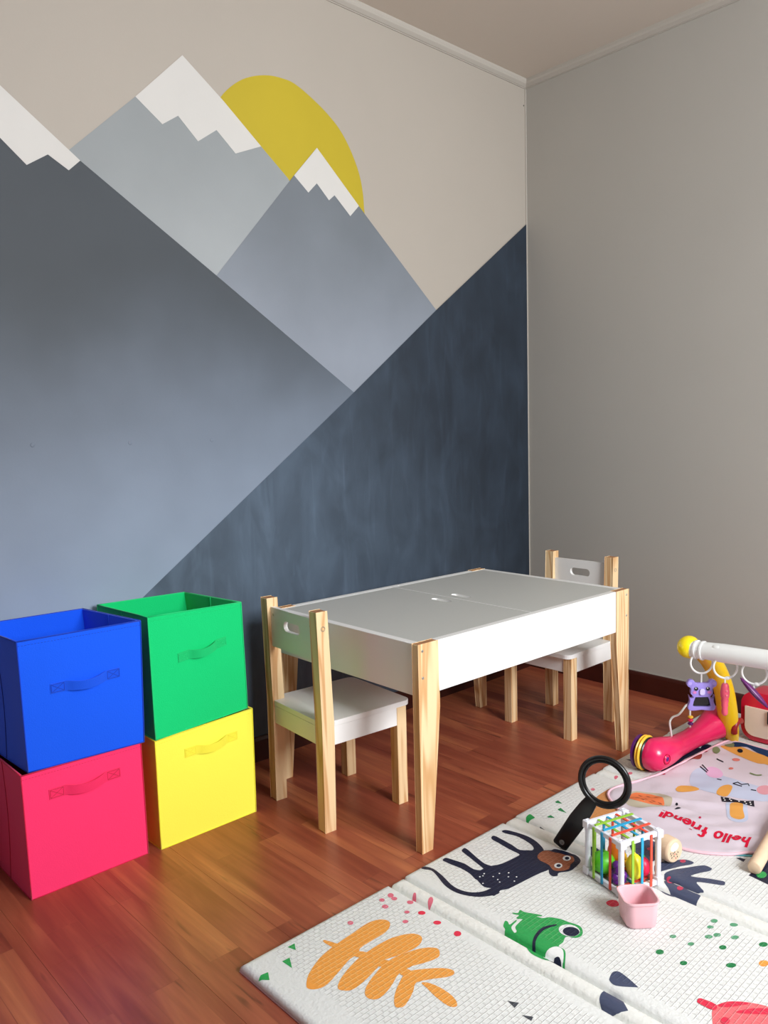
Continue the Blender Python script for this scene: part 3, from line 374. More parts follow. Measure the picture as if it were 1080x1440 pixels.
]
BLANKET_PRINTS = [
 ('lion_mane_print','stone',0,1,[[(-0.8912,-0.9804),(-0.8571,-0.9762),(-0.8257,-0.9857),(-0.7988,-1.025),(-0.8097,-1.0647),(-0.8285,-1.0782),(-0.8655,-1.0828),(-0.8946,-1.0581),(-0.9219,-1.0437),(-0.9241,-1.0225),(-0.9205,-0.9995)]]),
 ('lion_face_print','deeporange',1,1,[[(-0.8829,-0.9834),(-0.8452,-0.985),(-0.8204,-1.0061),(-0.8169,-1.0348),(-0.8357,-1.0598),(-0.8657,-1.072),(-0.8845,-1.0526),(-0.898,-1.0227),(-0.8987,-1.0002)]]),
 ('lion_fur_print','dark',2,0,[[(-0.8541,-0.994),(-0.8524,-1.0015),(-0.8522,-1.0084),(-0.8557,-1.0026)],[(-0.8375,-1.0078),(-0.8357,-1.0153),(-0.8357,-1.0221),(-0.8391,-1.0164)],[(-0.8301,-1.0267),(-0.8284,-1.0341),(-0.8284,-1.0409),(-0.8317,-1.0352)],[(-0.8778,-0.9998),(-0.876,-1.0072),(-0.8758,-1.014),(-0.8792,-1.0083)],[(-0.8669,-1.0166),(-0.8651,-1.0239),(-0.865,-1.0307),(-0.8684,-1.025)],[(-0.8595,-1.0352),(-0.8578,-1.0425),(-0.8576,-1.0492),(-0.861,-1.0435)],[(-0.8546,-1.0513),(-0.8528,-1.0585),(-0.8527,-1.0651),(-0.8561,-1.0595)],[(-0.8854,-1.0194),(-0.8836,-1.0267),(-0.8834,-1.0334),(-0.8868,-1.0277)],[(-0.878,-1.0379),(-0.8762,-1.0451),(-0.8761,-1.0517),(-0.8794,-1.0461)]]),
 ('dark_mark_print','dark',0,1,[[(-0.8251,-1.0936),(-0.8293,-1.095),(-0.8327,-1.0949),(-0.8342,-1.0934),(-0.8331,-1.0911),(-0.8298,-1.0887),(-0.8257,-1.0873),(-0.8222,-1.0873),(-0.8208,-1.0888),(-0.8219,-1.0912)]]),
 ('dark_mark_print','dark',0,1,[[(-0.8704,-1.107),(-0.8579,-1.1096),(-0.8555,-1.1172),(-0.8635,-1.1142)]]),
 ('bunny_face_print','paleblue',0,1,[[(-0.6681,-1.0476),(-0.6149,-1.0272),(-0.5738,-1.0308),(-0.562,-1.0564),(-0.5744,-1.1077),(-0.5815,-1.1621),(-0.5867,-1.2276),(-0.6494,-1.2523),(-0.6803,-1.2039),(-0.698,-1.1522),(-0.7046,-1.0937),(-0.6922,-1.0652)]]),
 ('pink_cheek_print','pink',1,1,[[(-0.5688,-1.0969),(-0.589,-1.0992),(-0.6022,-1.0916),(-0.6038,-1.0769),(-0.5929,-1.0605),(-0.5734,-1.0486),(-0.5527,-1.0459),(-0.539,-1.0537),(-0.5377,-1.0688),(-0.5492,-1.0853)]]),
 ('pink_cheek_print','dustpink',1,1,[[(-0.5778,-1.2368),(-0.5967,-1.2401),(-0.6138,-1.2363),(-0.623,-1.2269),(-0.6206,-1.2153),(-0.6076,-1.2059),(-0.5887,-1.2023),(-0.5711,-1.206),(-0.5617,-1.2157),(-0.5644,-1.2275)]]),
 ('orange_leaf_print','honey',1,1,[[(-0.7448,-1.0462),(-0.7158,-1.0466),(-0.6976,-1.0679),(-0.7062,-1.0944),(-0.7355,-1.0791),(-0.7572,-1.0601)]]),
 ('ear_print','honey',1,1,[[(-0.7005,-1.1383),(-0.6539,-1.1287),(-0.6281,-1.1353),(-0.6285,-1.1492),(-0.662,-1.161),(-0.7007,-1.164)]]),
 ('bow_print','dark',2,0,[[(-0.7112,-1.1553),(-0.7034,-1.1723),(-0.7011,-1.1956),(-0.6869,-1.2136),(-0.6732,-1.2255),(-0.7059,-1.241),(-0.7106,-1.2235),(-0.7144,-1.2013),(-0.7285,-1.1868),(-0.7399,-1.1718)]]),
 ('bow_dot_print','white',3,1,[[(-0.7138,-1.1671),(-0.7172,-1.1674),(-0.7189,-1.1657),(-0.7171,-1.1637),(-0.7137,-1.1634),(-0.7121,-1.1651)],[(-0.7248,-1.1744),(-0.7281,-1.1747),(-0.7298,-1.173),(-0.7281,-1.171),(-0.7247,-1.1707),(-0.723,-1.1724)],[(-0.7084,-1.1804),(-0.7118,-1.1807),(-0.7134,-1.179),(-0.7117,-1.177),(-0.7083,-1.1767),(-0.7066,-1.1784)],[(-0.7149,-1.1868),(-0.7183,-1.187),(-0.72,-1.1853),(-0.7182,-1.1834),(-0.7149,-1.1831),(-0.7132,-1.1848)],[(-0.6947,-1.2141),(-0.6981,-1.2144),(-0.6998,-1.2127),(-0.698,-1.2107),(-0.6946,-1.2105),(-0.693,-1.2122)],[(-0.6884,-1.225),(-0.6918,-1.2253),(-0.6934,-1.2236),(-0.6916,-1.2217),(-0.6882,-1.2214),(-0.6866,-1.2231)],[(-0.6991,-1.2312),(-0.7024,-1.2314),(-0.704,-1.2297),(-0.7023,-1.2278),(-0.6989,-1.2276),(-0.6973,-1.2293)],[(-0.7043,-1.2215),(-0.7076,-1.2218),(-0.7093,-1.2201),(-0.7075,-1.2182),(-0.7042,-1.2179),(-0.7025,-1.2196)],[(-0.7038,-1.2026),(-0.7072,-1.2029),(-0.7088,-1.2012),(-0.7071,-1.1992),(-0.7037,-1.1989),(-0.7021,-1.2006)]]),
 ('bunny_paw_print','honey',1,1,[[(-0.7293,-1.1913),(-0.7099,-1.2114),(-0.745,-1.228),(-0.7738,-1.2442),(-0.7936,-1.2388),(-0.7935,-1.2189),(-0.768,-1.2043)]]),
 ('paw_edge_print','paleblue',0,1,[[(-0.7295,-1.1804),(-0.7016,-1.2146),(-0.744,-1.2392),(-0.7823,-1.2553),(-0.8084,-1.2452),(-0.8082,-1.2187),(-0.7737,-1.1983)]]),
 ('whisker_print','dark',2,0,[[(-0.5686,-1.0295),(-0.5844,-1.0577),(-0.5784,-1.0563),(-0.5625,-1.0281)]]),
 ('whisker_print','dark',2,0,[[(-0.5523,-1.0274),(-0.5756,-1.056),(-0.5699,-1.0552),(-0.5465,-1.0265)]]),
 ('whisker_print','dark',2,0,[[(-0.4851,-1.0399),(-0.4871,-1.0613),(-0.4805,-1.0591),(-0.4784,-1.0377)]]),
 ('whisker_print','dark',2,0,[[(-0.6143,-1.144),(-0.615,-1.1695),(-0.6091,-1.1677),(-0.6084,-1.1422)]]),
 ('whisker_print','dark',2,0,[[(-0.6131,-1.1453),(-0.5968,-1.1504),(-0.6041,-1.1643),(-0.5878,-1.1752),(-0.6004,-1.1821),(-0.5969,-1.1829),(-0.5818,-1.1733),(-0.5982,-1.1622),(-0.5908,-1.1482),(-0.6081,-1.1424)]]),
 ('whisker_print','dark',2,0,[[(-0.6209,-1.1961),(-0.616,-1.2081),(-0.6102,-1.2061),(-0.6151,-1.1941)]]),
 ('whisker_print','dark',2,0,[[(-0.611,-1.0988),(-0.6099,-1.111),(-0.6039,-1.1089),(-0.6049,-1.0967)]]),
 ('red_dot_print','berry',1,1,[[(-0.8651,-1.1752),(-0.8686,-1.1762),(-0.8716,-1.176),(-0.873,-1.1745),(-0.8722,-1.1725),(-0.8696,-1.1705),(-0.8661,-1.1695),(-0.863,-1.1698),(-0.8616,-1.1712),(-0.8624,-1.1733)]]),
 ('red_dot_print','berry',1,1,[[(-0.6761,-0.9801),(-0.6796,-0.981),(-0.6829,-0.9803),(-0.6848,-0.9784),(-0.6845,-0.9758),(-0.6822,-0.9737),(-0.6788,-0.9728),(-0.6755,-0.9734),(-0.6736,-0.9754),(-0.6738,-0.978)]]),
 ('red_dot_print','berry',1,1,[[(-0.4431,-0.9935),(-0.4471,-0.9945),(-0.4508,-0.9938),(-0.4528,-0.9917),(-0.4523,-0.989),(-0.4495,-0.9867),(-0.4455,-0.9858),(-0.4418,-0.9865),(-0.4398,-0.9886),(-0.4403,-0.9913)]]),
 ('coral_cheek_print','dustcoral',1,1,[[(-0.5058,-1.0992),(-0.5114,-1.1004),(-0.5166,-1.0992),(-0.5195,-1.0963),(-0.5189,-1.0926),(-0.515,-1.0896),(-0.5094,-1.0884),(-0.5042,-1.0895),(-0.5013,-1.0925),(-0.502,-1.0962)]]),
 ('coral_cheek_print','dustcoral',1,1,[[(-0.4322,-1.0865),(-0.4398,-1.0876),(-0.4475,-1.0851),(-0.4523,-1.08),(-0.4525,-1.0743),(-0.448,-1.07),(-0.4404,-1.069),(-0.4326,-1.0714),(-0.4278,-1.0766),(-0.4276,-1.0823)]]),
 ('brown_tail_print','maroon',1,1,[[(-0.5529,-0.9684),(-0.5161,-0.9746),(-0.4741,-0.9829),(-0.4922,-0.9997),(-0.5187,-1.0043),(-0.5317,-0.9864),(-0.5566,-0.9743)]]),
 ('green_leaf_print','sage',1,1,[[(-0.4183,-0.9975),(-0.3989,-1.0029),(-0.4124,-1.0184),(-0.447,-1.0229),(-0.4412,-1.0102)]]),
 ('green_leaf_print','sage',2,1,[[(-0.3472,-1.0042),(-0.3242,-1.0207),(-0.3564,-1.0327),(-0.3662,-1.0147)]]),
 ('orange_band_print','honey',0,1,[[(-0.3872,-1.0078),(-0.3561,-1.0102),(-0.3391,-1.0434),(-0.3522,-1.0964),(-0.3603,-1.1381),(-0.4009,-1.1983),(-0.4645,-1.2222),(-0.4176,-1.1608),(-0.4242,-1.1336),(-0.4081,-1.0809),(-0.3953,-1.0438)]]),
 ('blue_band_print','deepblue',1,1,[[(-0.3218,-1.0155),(-0.3075,-1.0461),(-0.3114,-1.0876),(-0.3053,-1.1164),(-0.3038,-1.1617),(-0.4009,-1.1983),(-0.3603,-1.1381),(-0.3518,-1.1041),(-0.333,-1.0648),(-0.3513,-1.0305)]]),
 ('eye_spot_print','dark',2,1,[[(-0.3657,-1.0666),(-0.3733,-1.0676),(-0.3784,-1.0652),(-0.3793,-1.0603),(-0.3756,-1.0548),(-0.3686,-1.0507),(-0.361,-1.0496),(-0.3558,-1.052),(-0.3549,-1.057),(-0.3587,-1.0625)]]),
 ('olive_mark_print','sage',1,1,[[(-0.5135,-1.1493),(-0.5161,-1.1671),(-0.506,-1.1777),(-0.4972,-1.1742),(-0.5071,-1.164),(-0.5044,-1.1467)]]),
 ('printed_letter','red2',1,0,[[(-0.919,-1.3051),(-0.8991,-1.3019),(-0.8974,-1.308),(-0.9173,-1.3111)],[(-0.8991,-1.3019),(-0.8789,-1.2987),(-0.8772,-1.3048),(-0.8974,-1.308)],[(-0.89,-1.3068),(-0.8957,-1.3068),(-0.8958,-1.3007),(-0.8905,-1.3006)],[(-0.8957,-1.3068),(-0.8998,-1.3063),(-0.8978,-1.3005),(-0.8958,-1.3007)],[(-0.8998,-1.3063),(-0.9036,-1.3044),(-0.899,-1.2999),(-0.8978,-1.3005)],[(-0.9036,-1.3044),(-0.9062,-1.3012),(-0.8995,-1.2992),(-0.899,-1.2999)],[(-0.9062,-1.3012),(-0.9068,-1.2975),(-0.8996,-1.2985),(-0.8995,-1.2992)],[(-0.9068,-1.2975),(-0.9053,-1.294),(-0.8992,-1.2977),(-0.8996,-1.2985)],[(-0.9053,-1.294),(-0.9022,-1.2915),(-0.8981,-1.2968),(-0.8992,-1.2977)],[(-0.9022,-1.2915),(-0.8984,-1.2902),(-0.8963,-1.2963),(-0.8981,-1.2968)],[(-0.8984,-1.2902),(-0.8901,-1.2888),(-0.8884,-1.295),(-0.8963,-1.2963)],[(-0.8901,-1.2888),(-0.882,-1.2875),(-0.8803,-1.2937),(-0.8884,-1.295)]]),
 ('printed_letter','red2',1,0,[[(-0.8991,-1.2851),(-0.9012,-1.2785),(-0.894,-1.2773),(-0.892,-1.2839)],[(-0.9012,-1.2785),(-0.9037,-1.2721),(-0.8966,-1.2708),(-0.894,-1.2773)],[(-0.9037,-1.2721),(-0.8988,-1.274),(-0.9018,-1.2682),(-0.8966,-1.2708)],[(-0.8988,-1.274),(-0.9025,-1.2753),(-0.9072,-1.2701),(-0.9018,-1.2682)],[(-0.9025,-1.2753),(-0.9046,-1.277),(-0.9113,-1.2737),(-0.9072,-1.2701)],[(-0.9046,-1.277),(-0.9051,-1.2787),(-0.9125,-1.2785),(-0.9113,-1.2737)],[(-0.9051,-1.2787),(-0.9044,-1.28),(-0.9102,-1.2833),(-0.9125,-1.2785)],[(-0.9044,-1.28),(-0.9025,-1.2812),(-0.9055,-1.2868),(-0.9102,-1.2833)],[(-0.9025,-1.2812),(-0.8992,-1.2819),(-0.8994,-1.2882),(-0.9055,-1.2868)],[(-0.8992,-1.2819),(-0.8953,-1.2816),(-0.893,-1.2876),(-0.8994,-1.2882)],[(-0.8953,-1.2816),(-0.8921,-1.2802),(-0.8874,-1.2852),(-0.893,-1.2876)],[(-0.8921,-1.2802),(-0.8903,-1.2784),(-0.8836,-1.2812),(-0.8874,-1.2852)],[(-0.8903,-1.2784),(-0.8902,-1.2768),(-0.8828,-1.2761),(-0.8836,-1.2812)],[(-0.8902,-1.2768),(-0.8911,-1.2756),(-0.8861,-1.2715),(-0.8828,-1.2761)],[(-0.8911,-1.2756),(-0.8943,-1.2741),(-0.8909,-1.2689),(-0.8861,-1.2715)]]),
 ('printed_letter','red2',1,0,[[(-0.932,-1.2666),(-0.9121,-1.263),(-0.9097,-1.269),(-0.9297,-1.2725)],[(-0.9121,-1.263),(-0.8918,-1.2595),(-0.8894,-1.2655),(-0.9097,-1.269)]]),
 ('printed_letter','red2',1,0,[[(-0.9355,-1.2578),(-0.9156,-1.2542),(-0.9132,-1.2602),(-0.9332,-1.2637)],[(-0.9156,-1.2542),(-0.8953,-1.2505),(-0.8929,-1.2566),(-0.9132,-1.2602)]]),
 ('printed_letter','red2',1,0,[[(-0.9138,-1.2371),(-0.9171,-1.2383),(-0.9219,-1.233),(-0.9161,-1.231)],[(-0.9171,-1.2383),(-0.9192,-1.24),(-0.9258,-1.2365),(-0.9219,-1.233)],[(-0.9192,-1.24),(-0.9197,-1.2417),(-0.9272,-1.2411),(-0.9258,-1.2365)],[(-0.9197,-1.2417),(-0.9192,-1.2429),(-0.9253,-1.246),(-0.9272,-1.2411)],[(-0.9192,-1.2429),(-0.9175,-1.2442),(-0.9205,-1.2495),(-0.9253,-1.246)],[(-0.9175,-1.2442),(-0.9144,-1.2449),(-0.9145,-1.2511),(-0.9205,-1.2495)],[(-0.9144,-1.2449),(-0.9107,-1.2448),(-0.9082,-1.2508),(-0.9145,-1.2511)],[(-0.9107,-1.2448),(-0.9073,-1.2436),(-0.9026,-1.2489),(-0.9082,-1.2508)],[(-0.9073,-1.2436),(-0.9052,-1.2419),(-0.8986,-1.2454),(-0.9026,-1.2489)],[(-0.9052,-1.2419),(-0.9047,-1.2402),(-0.8971,-1.2407),(-0.8986,-1.2454)],[(-0.9047,-1.2402),(-0.9052,-1.2389),(-0.899,-1.2359),(-0.8971,-1.2407)],[(-0.9052,-1.2389),(-0.9069,-1.2377),(-0.9038,-1.2323),(-0.899,-1.2359)],[(-0.9069,-1.2377),(-0.91,-1.2369),(-0.9099,-1.2307),(-0.9038,-1.2323)],[(-0.91,-1.2369),(-0.9138,-1.2371),(-0.9161,-1.231),(-0.9099,-1.2307)]]),
 ('printed_letter','red2',1,0,[[(-0.9368,-1.2059),(-0.9386,-1.2075),(-0.9438,-1.2046),(-0.9408,-1.2015)],[(-0.9386,-1.2075),(-0.939,-1.2083),(-0.9459,-1.2091),(-0.9438,-1.2046)],[(-0.939,-1.2083),(-0.9389,-1.2089),(-0.9455,-1.2133),(-0.9459,-1.2091)],[(-0.9389,-1.2089),(-0.9383,-1.2096),(-0.9429,-1.216),(-0.9455,-1.2133)],[(-0.9383,-1.2096),(-0.9368,-1.2101),(-0.9392,-1.2172),(-0.9429,-1.216)],[(-0.9368,-1.2101),(-0.9346,-1.21),(-0.935,-1.2171),(-0.9392,-1.2172)],[(-0.9346,-1.21),(-0.9189,-1.2068),(-0.9191,-1.2139),(-0.935,-1.2171)],[(-0.9189,-1.2068),(-0.9028,-1.2036),(-0.9031,-1.2107),(-0.9191,-1.2139)],[(-0.9281,-1.2181),(-0.9273,-1.2052),(-0.9202,-1.2037),(-0.9209,-1.2167)]]),
 ('printed_letter','red2',1,0,[[(-0.9249,-1.1929),(-0.9125,-1.1904),(-0.9139,-1.1979),(-0.9262,-1.2004)],[(-0.9125,-1.1904),(-0.9,-1.1878),(-0.9015,-1.1953),(-0.9139,-1.1979)],[(-0.9168,-1.1984),(-0.9214,-1.1981),(-0.9178,-1.1905),(-0.9137,-1.1907)],[(-0.9214,-1.1981),(-0.9245,-1.197),(-0.9191,-1.1901),(-0.9178,-1.1905)],[(-0.9245,-1.197),(-0.9266,-1.1945),(-0.9197,-1.1894),(-0.9191,-1.1901)],[(-0.9266,-1.1945),(-0.9271,-1.1908),(-0.9198,-1.1886),(-0.9197,-1.1894)],[(-0.9271,-1.1908),(-0.9258,-1.1865),(-0.9196,-1.1879),(-0.9198,-1.1886)],[(-0.9258,-1.1865),(-0.9236,-1.1833),(-0.9183,-1.1862),(-0.9196,-1.1879)]]),
 ('printed_letter','red2',1,0,[[(-0.9208,-1.1747),(-0.9088,-1.1721),(-0.9102,-1.1798),(-0.9222,-1.1823)],[(-0.9088,-1.1721),(-0.8966,-1.1695),(-0.8981,-1.1772),(-0.9102,-1.1798)],[(-0.9328,-1.1846),(-0.9345,-1.1849),(-0.9332,-1.1774),(-0.9315,-1.177)]]),
 ('printed_letter','red2',1,0,[[(-0.912,-1.1677),(-0.911,-1.1596),(-0.9036,-1.1579),(-0.9046,-1.1661)],[(-0.911,-1.1596),(-0.9101,-1.1513),(-0.9027,-1.1497),(-0.9036,-1.1579)],[(-0.9101,-1.1513),(-0.9064,-1.1538),(-0.9062,-1.1463),(-0.9027,-1.1497)],[(-0.9064,-1.1538),(-0.9107,-1.1554),(-0.9124,-1.1489),(-0.9062,-1.1463)],[(-0.9107,-1.1554),(-0.9135,-1.1577),(-0.9181,-1.1535),(-0.9124,-1.1489)],[(-0.9135,-1.1577),(-0.9148,-1.1598),(-0.9218,-1.1596),(-0.9181,-1.1535)],[(-0.9148,-1.1598),(-0.9149,-1.1614),(-0.922,-1.1657),(-0.9218,-1.1596)],[(-0.9149,-1.1614),(-0.9136,-1.163),(-0.9188,-1.1699),(-0.922,-1.1657)],[(-0.9136,-1.163),(-0.9108,-1.1638),(-0.9137,-1.1716),(-0.9188,-1.1699)],[(-0.9108,-1.1638),(-0.9069,-1.1633),(-0.9074,-1.1708),(-0.9137,-1.1716)],[(-0.9069,-1.1633),(-0.9032,-1.1615),(-0.9009,-1.1677),(-0.9074,-1.1708)],[(-0.9032,-1.1615),(-0.9007,-1.1592),(-0.8954,-1.1626),(-0.9009,-1.1677)],[(-0.9007,-1.1592),(-0.8997,-1.1573),(-0.8923,-1.1562),(-0.8954,-1.1626)],[(-0.8997,-1.1573),(-0.8999,-1.1556),(-0.893,-1.1503),(-0.8923,-1.1562)],[(-0.8999,-1.1556),(-0.9022,-1.1538),(-0.8963,-1.1472),(-0.893,-1.1503)]]),
 ('printed_letter','red2',1,0,[[(-0.9176,-1.1408),(-0.9049,-1.1379),(-0.9058,-1.1456),(-0.9184,-1.1485)],[(-0.9049,-1.1379),(-0.8921,-1.135),(-0.8931,-1.1428),(-0.9058,-1.1456)],[(-0.9064,-1.1457),(-0.912,-1.146),(-0.9095,-1.1381),(-0.9043,-1.1378)],[(-0.912,-1.146),(-0.9158,-1.1455),(-0.9114,-1.1379),(-0.9095,-1.1381)],[(-0.9158,-1.1455),(-0.9188,-1.1432),(-0.9123,-1.1373),(-0.9114,-1.1379)],[(-0.9188,-1.1432),(-0.9201,-1.1393),(-0.9126,-1.1364),(-0.9123,-1.1373)],[(-0.9201,-1.1393),(-0.9191,-1.1345),(-0.9124,-1.1356),(-0.9126,-1.1364)],[(-0.9191,-1.1345),(-0.9168,-1.1302),(-0.9117,-1.1345),(-0.9124,-1.1356)],[(-0.9168,-1.1302),(-0.9131,-1.127),(-0.9103,-1.1333),(-0.9117,-1.1345)],[(-0.9131,-1.127),(-0.9088,-1.1252),(-0.9082,-1.1325),(-0.9103,-1.1333)],[(-0.9088,-1.1252),(-0.9001,-1.1232),(-0.8999,-1.1306),(-0.9082,-1.1325)],[(-0.9001,-1.1232),(-0.8915,-1.1212),(-0.8913,-1.1286),(-0.8999,-1.1306)]]),
 ('printed_letter','red2',1,0,[[(-0.905,-1.107),(-0.9088,-1.1086),(-0.9114,-1.102),(-0.9052,-1.0995)],[(-0.9088,-1.1086),(-0.9115,-1.1107),(-0.9165,-1.1061),(-0.9114,-1.102)],[(-0.9115,-1.1107),(-0.9125,-1.1123),(-0.9197,-1.1116),(-0.9165,-1.1061)],[(-0.9125,-1.1123),(-0.9125,-1.1133),(-0.9195,-1.1174),(-0.9197,-1.1116)],[(-0.9125,-1.1133),(-0.9114,-1.1144),(-0.9159,-1.1213),(-0.9195,-1.1174)],[(-0.9114,-1.1144),(-0.9086,-1.1152),(-0.9106,-1.1228),(-0.9159,-1.1213)],[(-0.9086,-1.1152),(-0.9047,-1.1149),(-0.9044,-1.1223),(-0.9106,-1.1228)],[(-0.9047,-1.1149),(-0.9009,-1.1134),(-0.8983,-1.1199),(-0.9044,-1.1223)],[(-0.9009,-1.1134),(-0.8981,-1.1113),(-0.8931,-1.1159),(-0.8983,-1.1199)],[(-0.8981,-1.1113),(-0.8971,-1.1096),(-0.8898,-1.1103),(-0.8931,-1.1159)],[(-0.8971,-1.1096),(-0.8971,-1.1086),(-0.89,-1.1044),(-0.8898,-1.1103)],[(-0.8971,-1.1086),(-0.8983,-1.1075),(-0.8936,-1.1005),(-0.89,-1.1044)],[(-0.8983,-1.1075),(-0.9011,-1.1067),(-0.899,-1.0989),(-0.8936,-1.1005)],[(-0.9011,-1.1067),(-0.905,-1.107),(-0.9052,-1.0995),(-0.899,-1.0989)],[(-0.935,-1.1064),(-0.9138,-1.1012),(-0.9135,-1.1087),(-0.9347,-1.1138)],[(-0.9138,-1.1012),(-0.8923,-1.0959),(-0.8921,-1.1035),(-0.9135,-1.1087)]]),
 ('printed_letter','red2',1,0,[[(-0.9354,-1.0975),(-0.9206,-1.0938),(-0.9203,-1.1013),(-0.9351,-1.1049)],[(-0.9206,-1.0938),(-0.9056,-1.09),(-0.9053,-1.0976),(-0.9203,-1.1013)],[(-0.8945,-1.095),(-0.8962,-1.0954),(-0.8965,-1.0878),(-0.8947,-1.0873)]]),
]

# ------------------------------------------------------------------ room shell
X0, X1, Y0, Y1, H = ROOM['x0'], ROOM['x1'], ROOM['y0'], ROOM['y1'], ROOM['h']
def struct(name, bm, m, **k): return tag(obj(name, bm, m, **k), kind='structure')
bm = new(); box(bm, (X0-.1, Y0-.1, -.12), (X1+.1, Y1+.1, -.010)); floor = struct('floor', bm, M_dark)
# laminate boards run from the mural wall towards the window wall, three staves printed on each
BW, BL = .195, 1.285; i = 0; x = X0
meshes = {}
while x < X1-.001:
    w = min(BW, X1-x); off = (i*.47) % 1.0*BL; y = Y0-off
    while y < Y1-.001:
        a, b = max(y, Y0), min(y+BL, Y1); y += BL
        if b-a < .01: continue
        bm = new(); box(bm, (x+.0003, a+.0001, -.010), (x+w-.0003, b-.0001, 0)); obj('floor_board', bm, M_floor, floor, bevel=0)
    x += BW; i += 1
bm = new(); box(bm, (X0-.1, Y0-.1, H), (X1+.1, Y1+.1, H+.1)); struct('ceiling', bm, M_ceil)
bm = new(); box(bm, (X0-.1, Y1, -.1), (X1+.1, Y1+.12, H+.05)); wall_left = struct('wall_left', bm, M_wall)
bm = new(); box(bm, (X1, Y0-.1, -.1), (X1+.12, Y1, H+.05)); struct('wall_right', bm, M_wallR)
def wall_with_hole(name, axis, c, t, lo, hi, w0, w1, z0, z1):
    bm = new()
    for a, b, p, q in ((lo, w0, -.1, H+.05), (w1, hi, -.1, H+.05), (w0, w1, -.1, z0), (w0, w1, z1, H+.05)):
        if axis == 'x': box(bm, (a, c, p), (b, c+t, q))
        else: box(bm, (c, a, p), (c+t, b, q))
    return struct(name, bm, M_wallF)
wall_with_hole('wall_front', 'x', Y0, -.12, X0-.1, X1+.12, WIN['x0'], WIN['x1'], WIN['z0'], WIN['z1'])
bm = new(); box(bm, (X0-.12, Y0-.1, -.1), (X0, Y1+.12, H+.05)); struct('wall_back', bm, M_wallF)
def window(name, axis, c, a, b, z0, z1):
    bm = new(); w = .05
    for p, q, r, s in ((a, a+w, z0, z1), (b-w, b, z0, z1), (a+w, b-w, z0, z0+w), (a+w, b-w, z1-w, z1), ((a+b)/2-w/2, (a+b)/2+w/2, z0+w, z1-w)):
        if axis == 'x': box(bm, (p, c-.015, r), (q, c+.045, s))
        else: box(bm, (c-.015, p, r), (c+.045, q, s))
    struct(name, bm, M_white)
window('window_1', 'x', Y0-.015, WIN['x0'], WIN['x1'], WIN['z0'], WIN['z1'])
def prism_along(bm, prof, a, b):
    """prof: points (d, z); d = distance off the wall; a, b: (origin, outward) ends"""
    ra = [bm.verts.new((a[0]+p[0]*a[2], a[1]+p[0]*a[3], p[1])) for p in prof]
    rb = [bm.verts.new((b[0]+p[0]*b[2], b[1]+p[0]*b[3], p[1])) for p in prof]
    n = len(prof)
    for k in range(n): bm.faces.new((ra[k], ra[(k+1) % n], rb[(k+1) % n], rb[k]))
    bm.faces.new(ra); bm.faces.new(rb[::-1])
CP = [(0, H), (0, 2.3815), (.004, 2.3815), (.004, 2.384), (.008, 2.385), (.018, 2.393), (.022, 2.400), (.023, H)]
bm = new(); prism_along(bm, CP, (X0, 0, 1, -1), (0, 0, -1, -1)); struct('trim_1', bm, M_cornice, label='painted cornice along the mural wall')
bm = new(); prism_along(bm, CP, (0, 0, -1, -1), (0, Y0, -1, 1)); struct('trim_2', bm, M_cornice, label='painted cornice along the plain wall')
BP = [(0, 0), (.013, 0), (.013, .066), (.010, .074), (.006, .0765), (0, .0765)]
bm = new(); prism_along(bm, BP, (X0, 0, 1, -1), (0, 0, -1, -1)); struct('baseboard_left', bm, M_base)
bm = new(); prism_along(bm, BP, (0, 0, -1, -1), (0, Y0, -1, 1)); struct('baseboard_right', bm, M_base)
bm = new(); box(bm, (-.006, -.004, .078), (0, 0, 2.381)); obj('corner_bead', bm, M_cornice, wall_left)
# pale caulk line above the skirting
bm = new(); box(bm, (-.0022, Y0, .0765), (0, -.004, .080)); obj('caulk_line', bm, M_cornice, wall_left)

# mural painted on the wall: flat paint, built as thin layers on the plaster
def mural(name, pts, layer, m, label=None, sm=False):
    if sm: pts = [tuple(p) for p in smoothpts(pts, True, 5)]
    bm = new(); t = .0004; mt = frame((0, -.0002-.0004*layer, 0), (1, 0, 0), (0, 0, 1), (0, -1, 0))
    plate(bm, [pts], t, mt); return obj(name, bm, m, wall_left, label=label)
P_sun = paint('ochre_yellow_paint', (182, 163, 38), .04)
P_snow = paint('snow_white_paint', (204, 203, 199), .03)
P_m2 = paint('light_grey_mountain_paint', (142, 148, 150), .05, ramp=((-1.4, 0, 2.0), (.2, 0, -1), .7, (158, 164, 167)))
P_m3 = paint('mid_grey_mountain_paint', (110, 117, 124), .08, ramp=((-1.0, 0, 1.75), (0, 0, -1), .55, (138, 146, 158)))
P_m1 = paint('slate_ombre_mountain_paint', (66, 72, 78), .06, ramp=((-1.9, 0, 1.5), (.05, 0, -1), 1.1, (146, 161, 182)))
P_m4 = paint('dark_slate_mountain_paint', (41, 52, 65), .18, ramp=((-.45, 0, 1.2), (-.8, 0, -.6), 1.25, (84, 100, 118)), streak=.2)
mural('painted_sun', [(-1.50, 1.86), (-1.465, 1.93), (-1.425, 1.995), (-1.359, 2.052), (-1.283, 2.085), (-1.215, 2.095), (-1.151, 2.087), (-1.04, 2.034), (-.968, 1.973), (-.91, 1.872), (-.893, 1.767), (-.91, 1.70), (-1.1, 1.55), (-1.40, 1.72)], 0, P_sun, 'ochre yellow sun painted behind the peaks', True)
mural('painted_mountain', [(-1.95, 1.679), (-1.877, 1.748), (-1.698, 1.917), (-1.552, 2.064), (-1.43, 1.975), (-1.301, 1.876), (-1.207, 1.803), (-.95, 1.55), (-1.1, 1.2), (-1.5, 1.3)], 1, P_m2, 'light grey mountain with white cap')
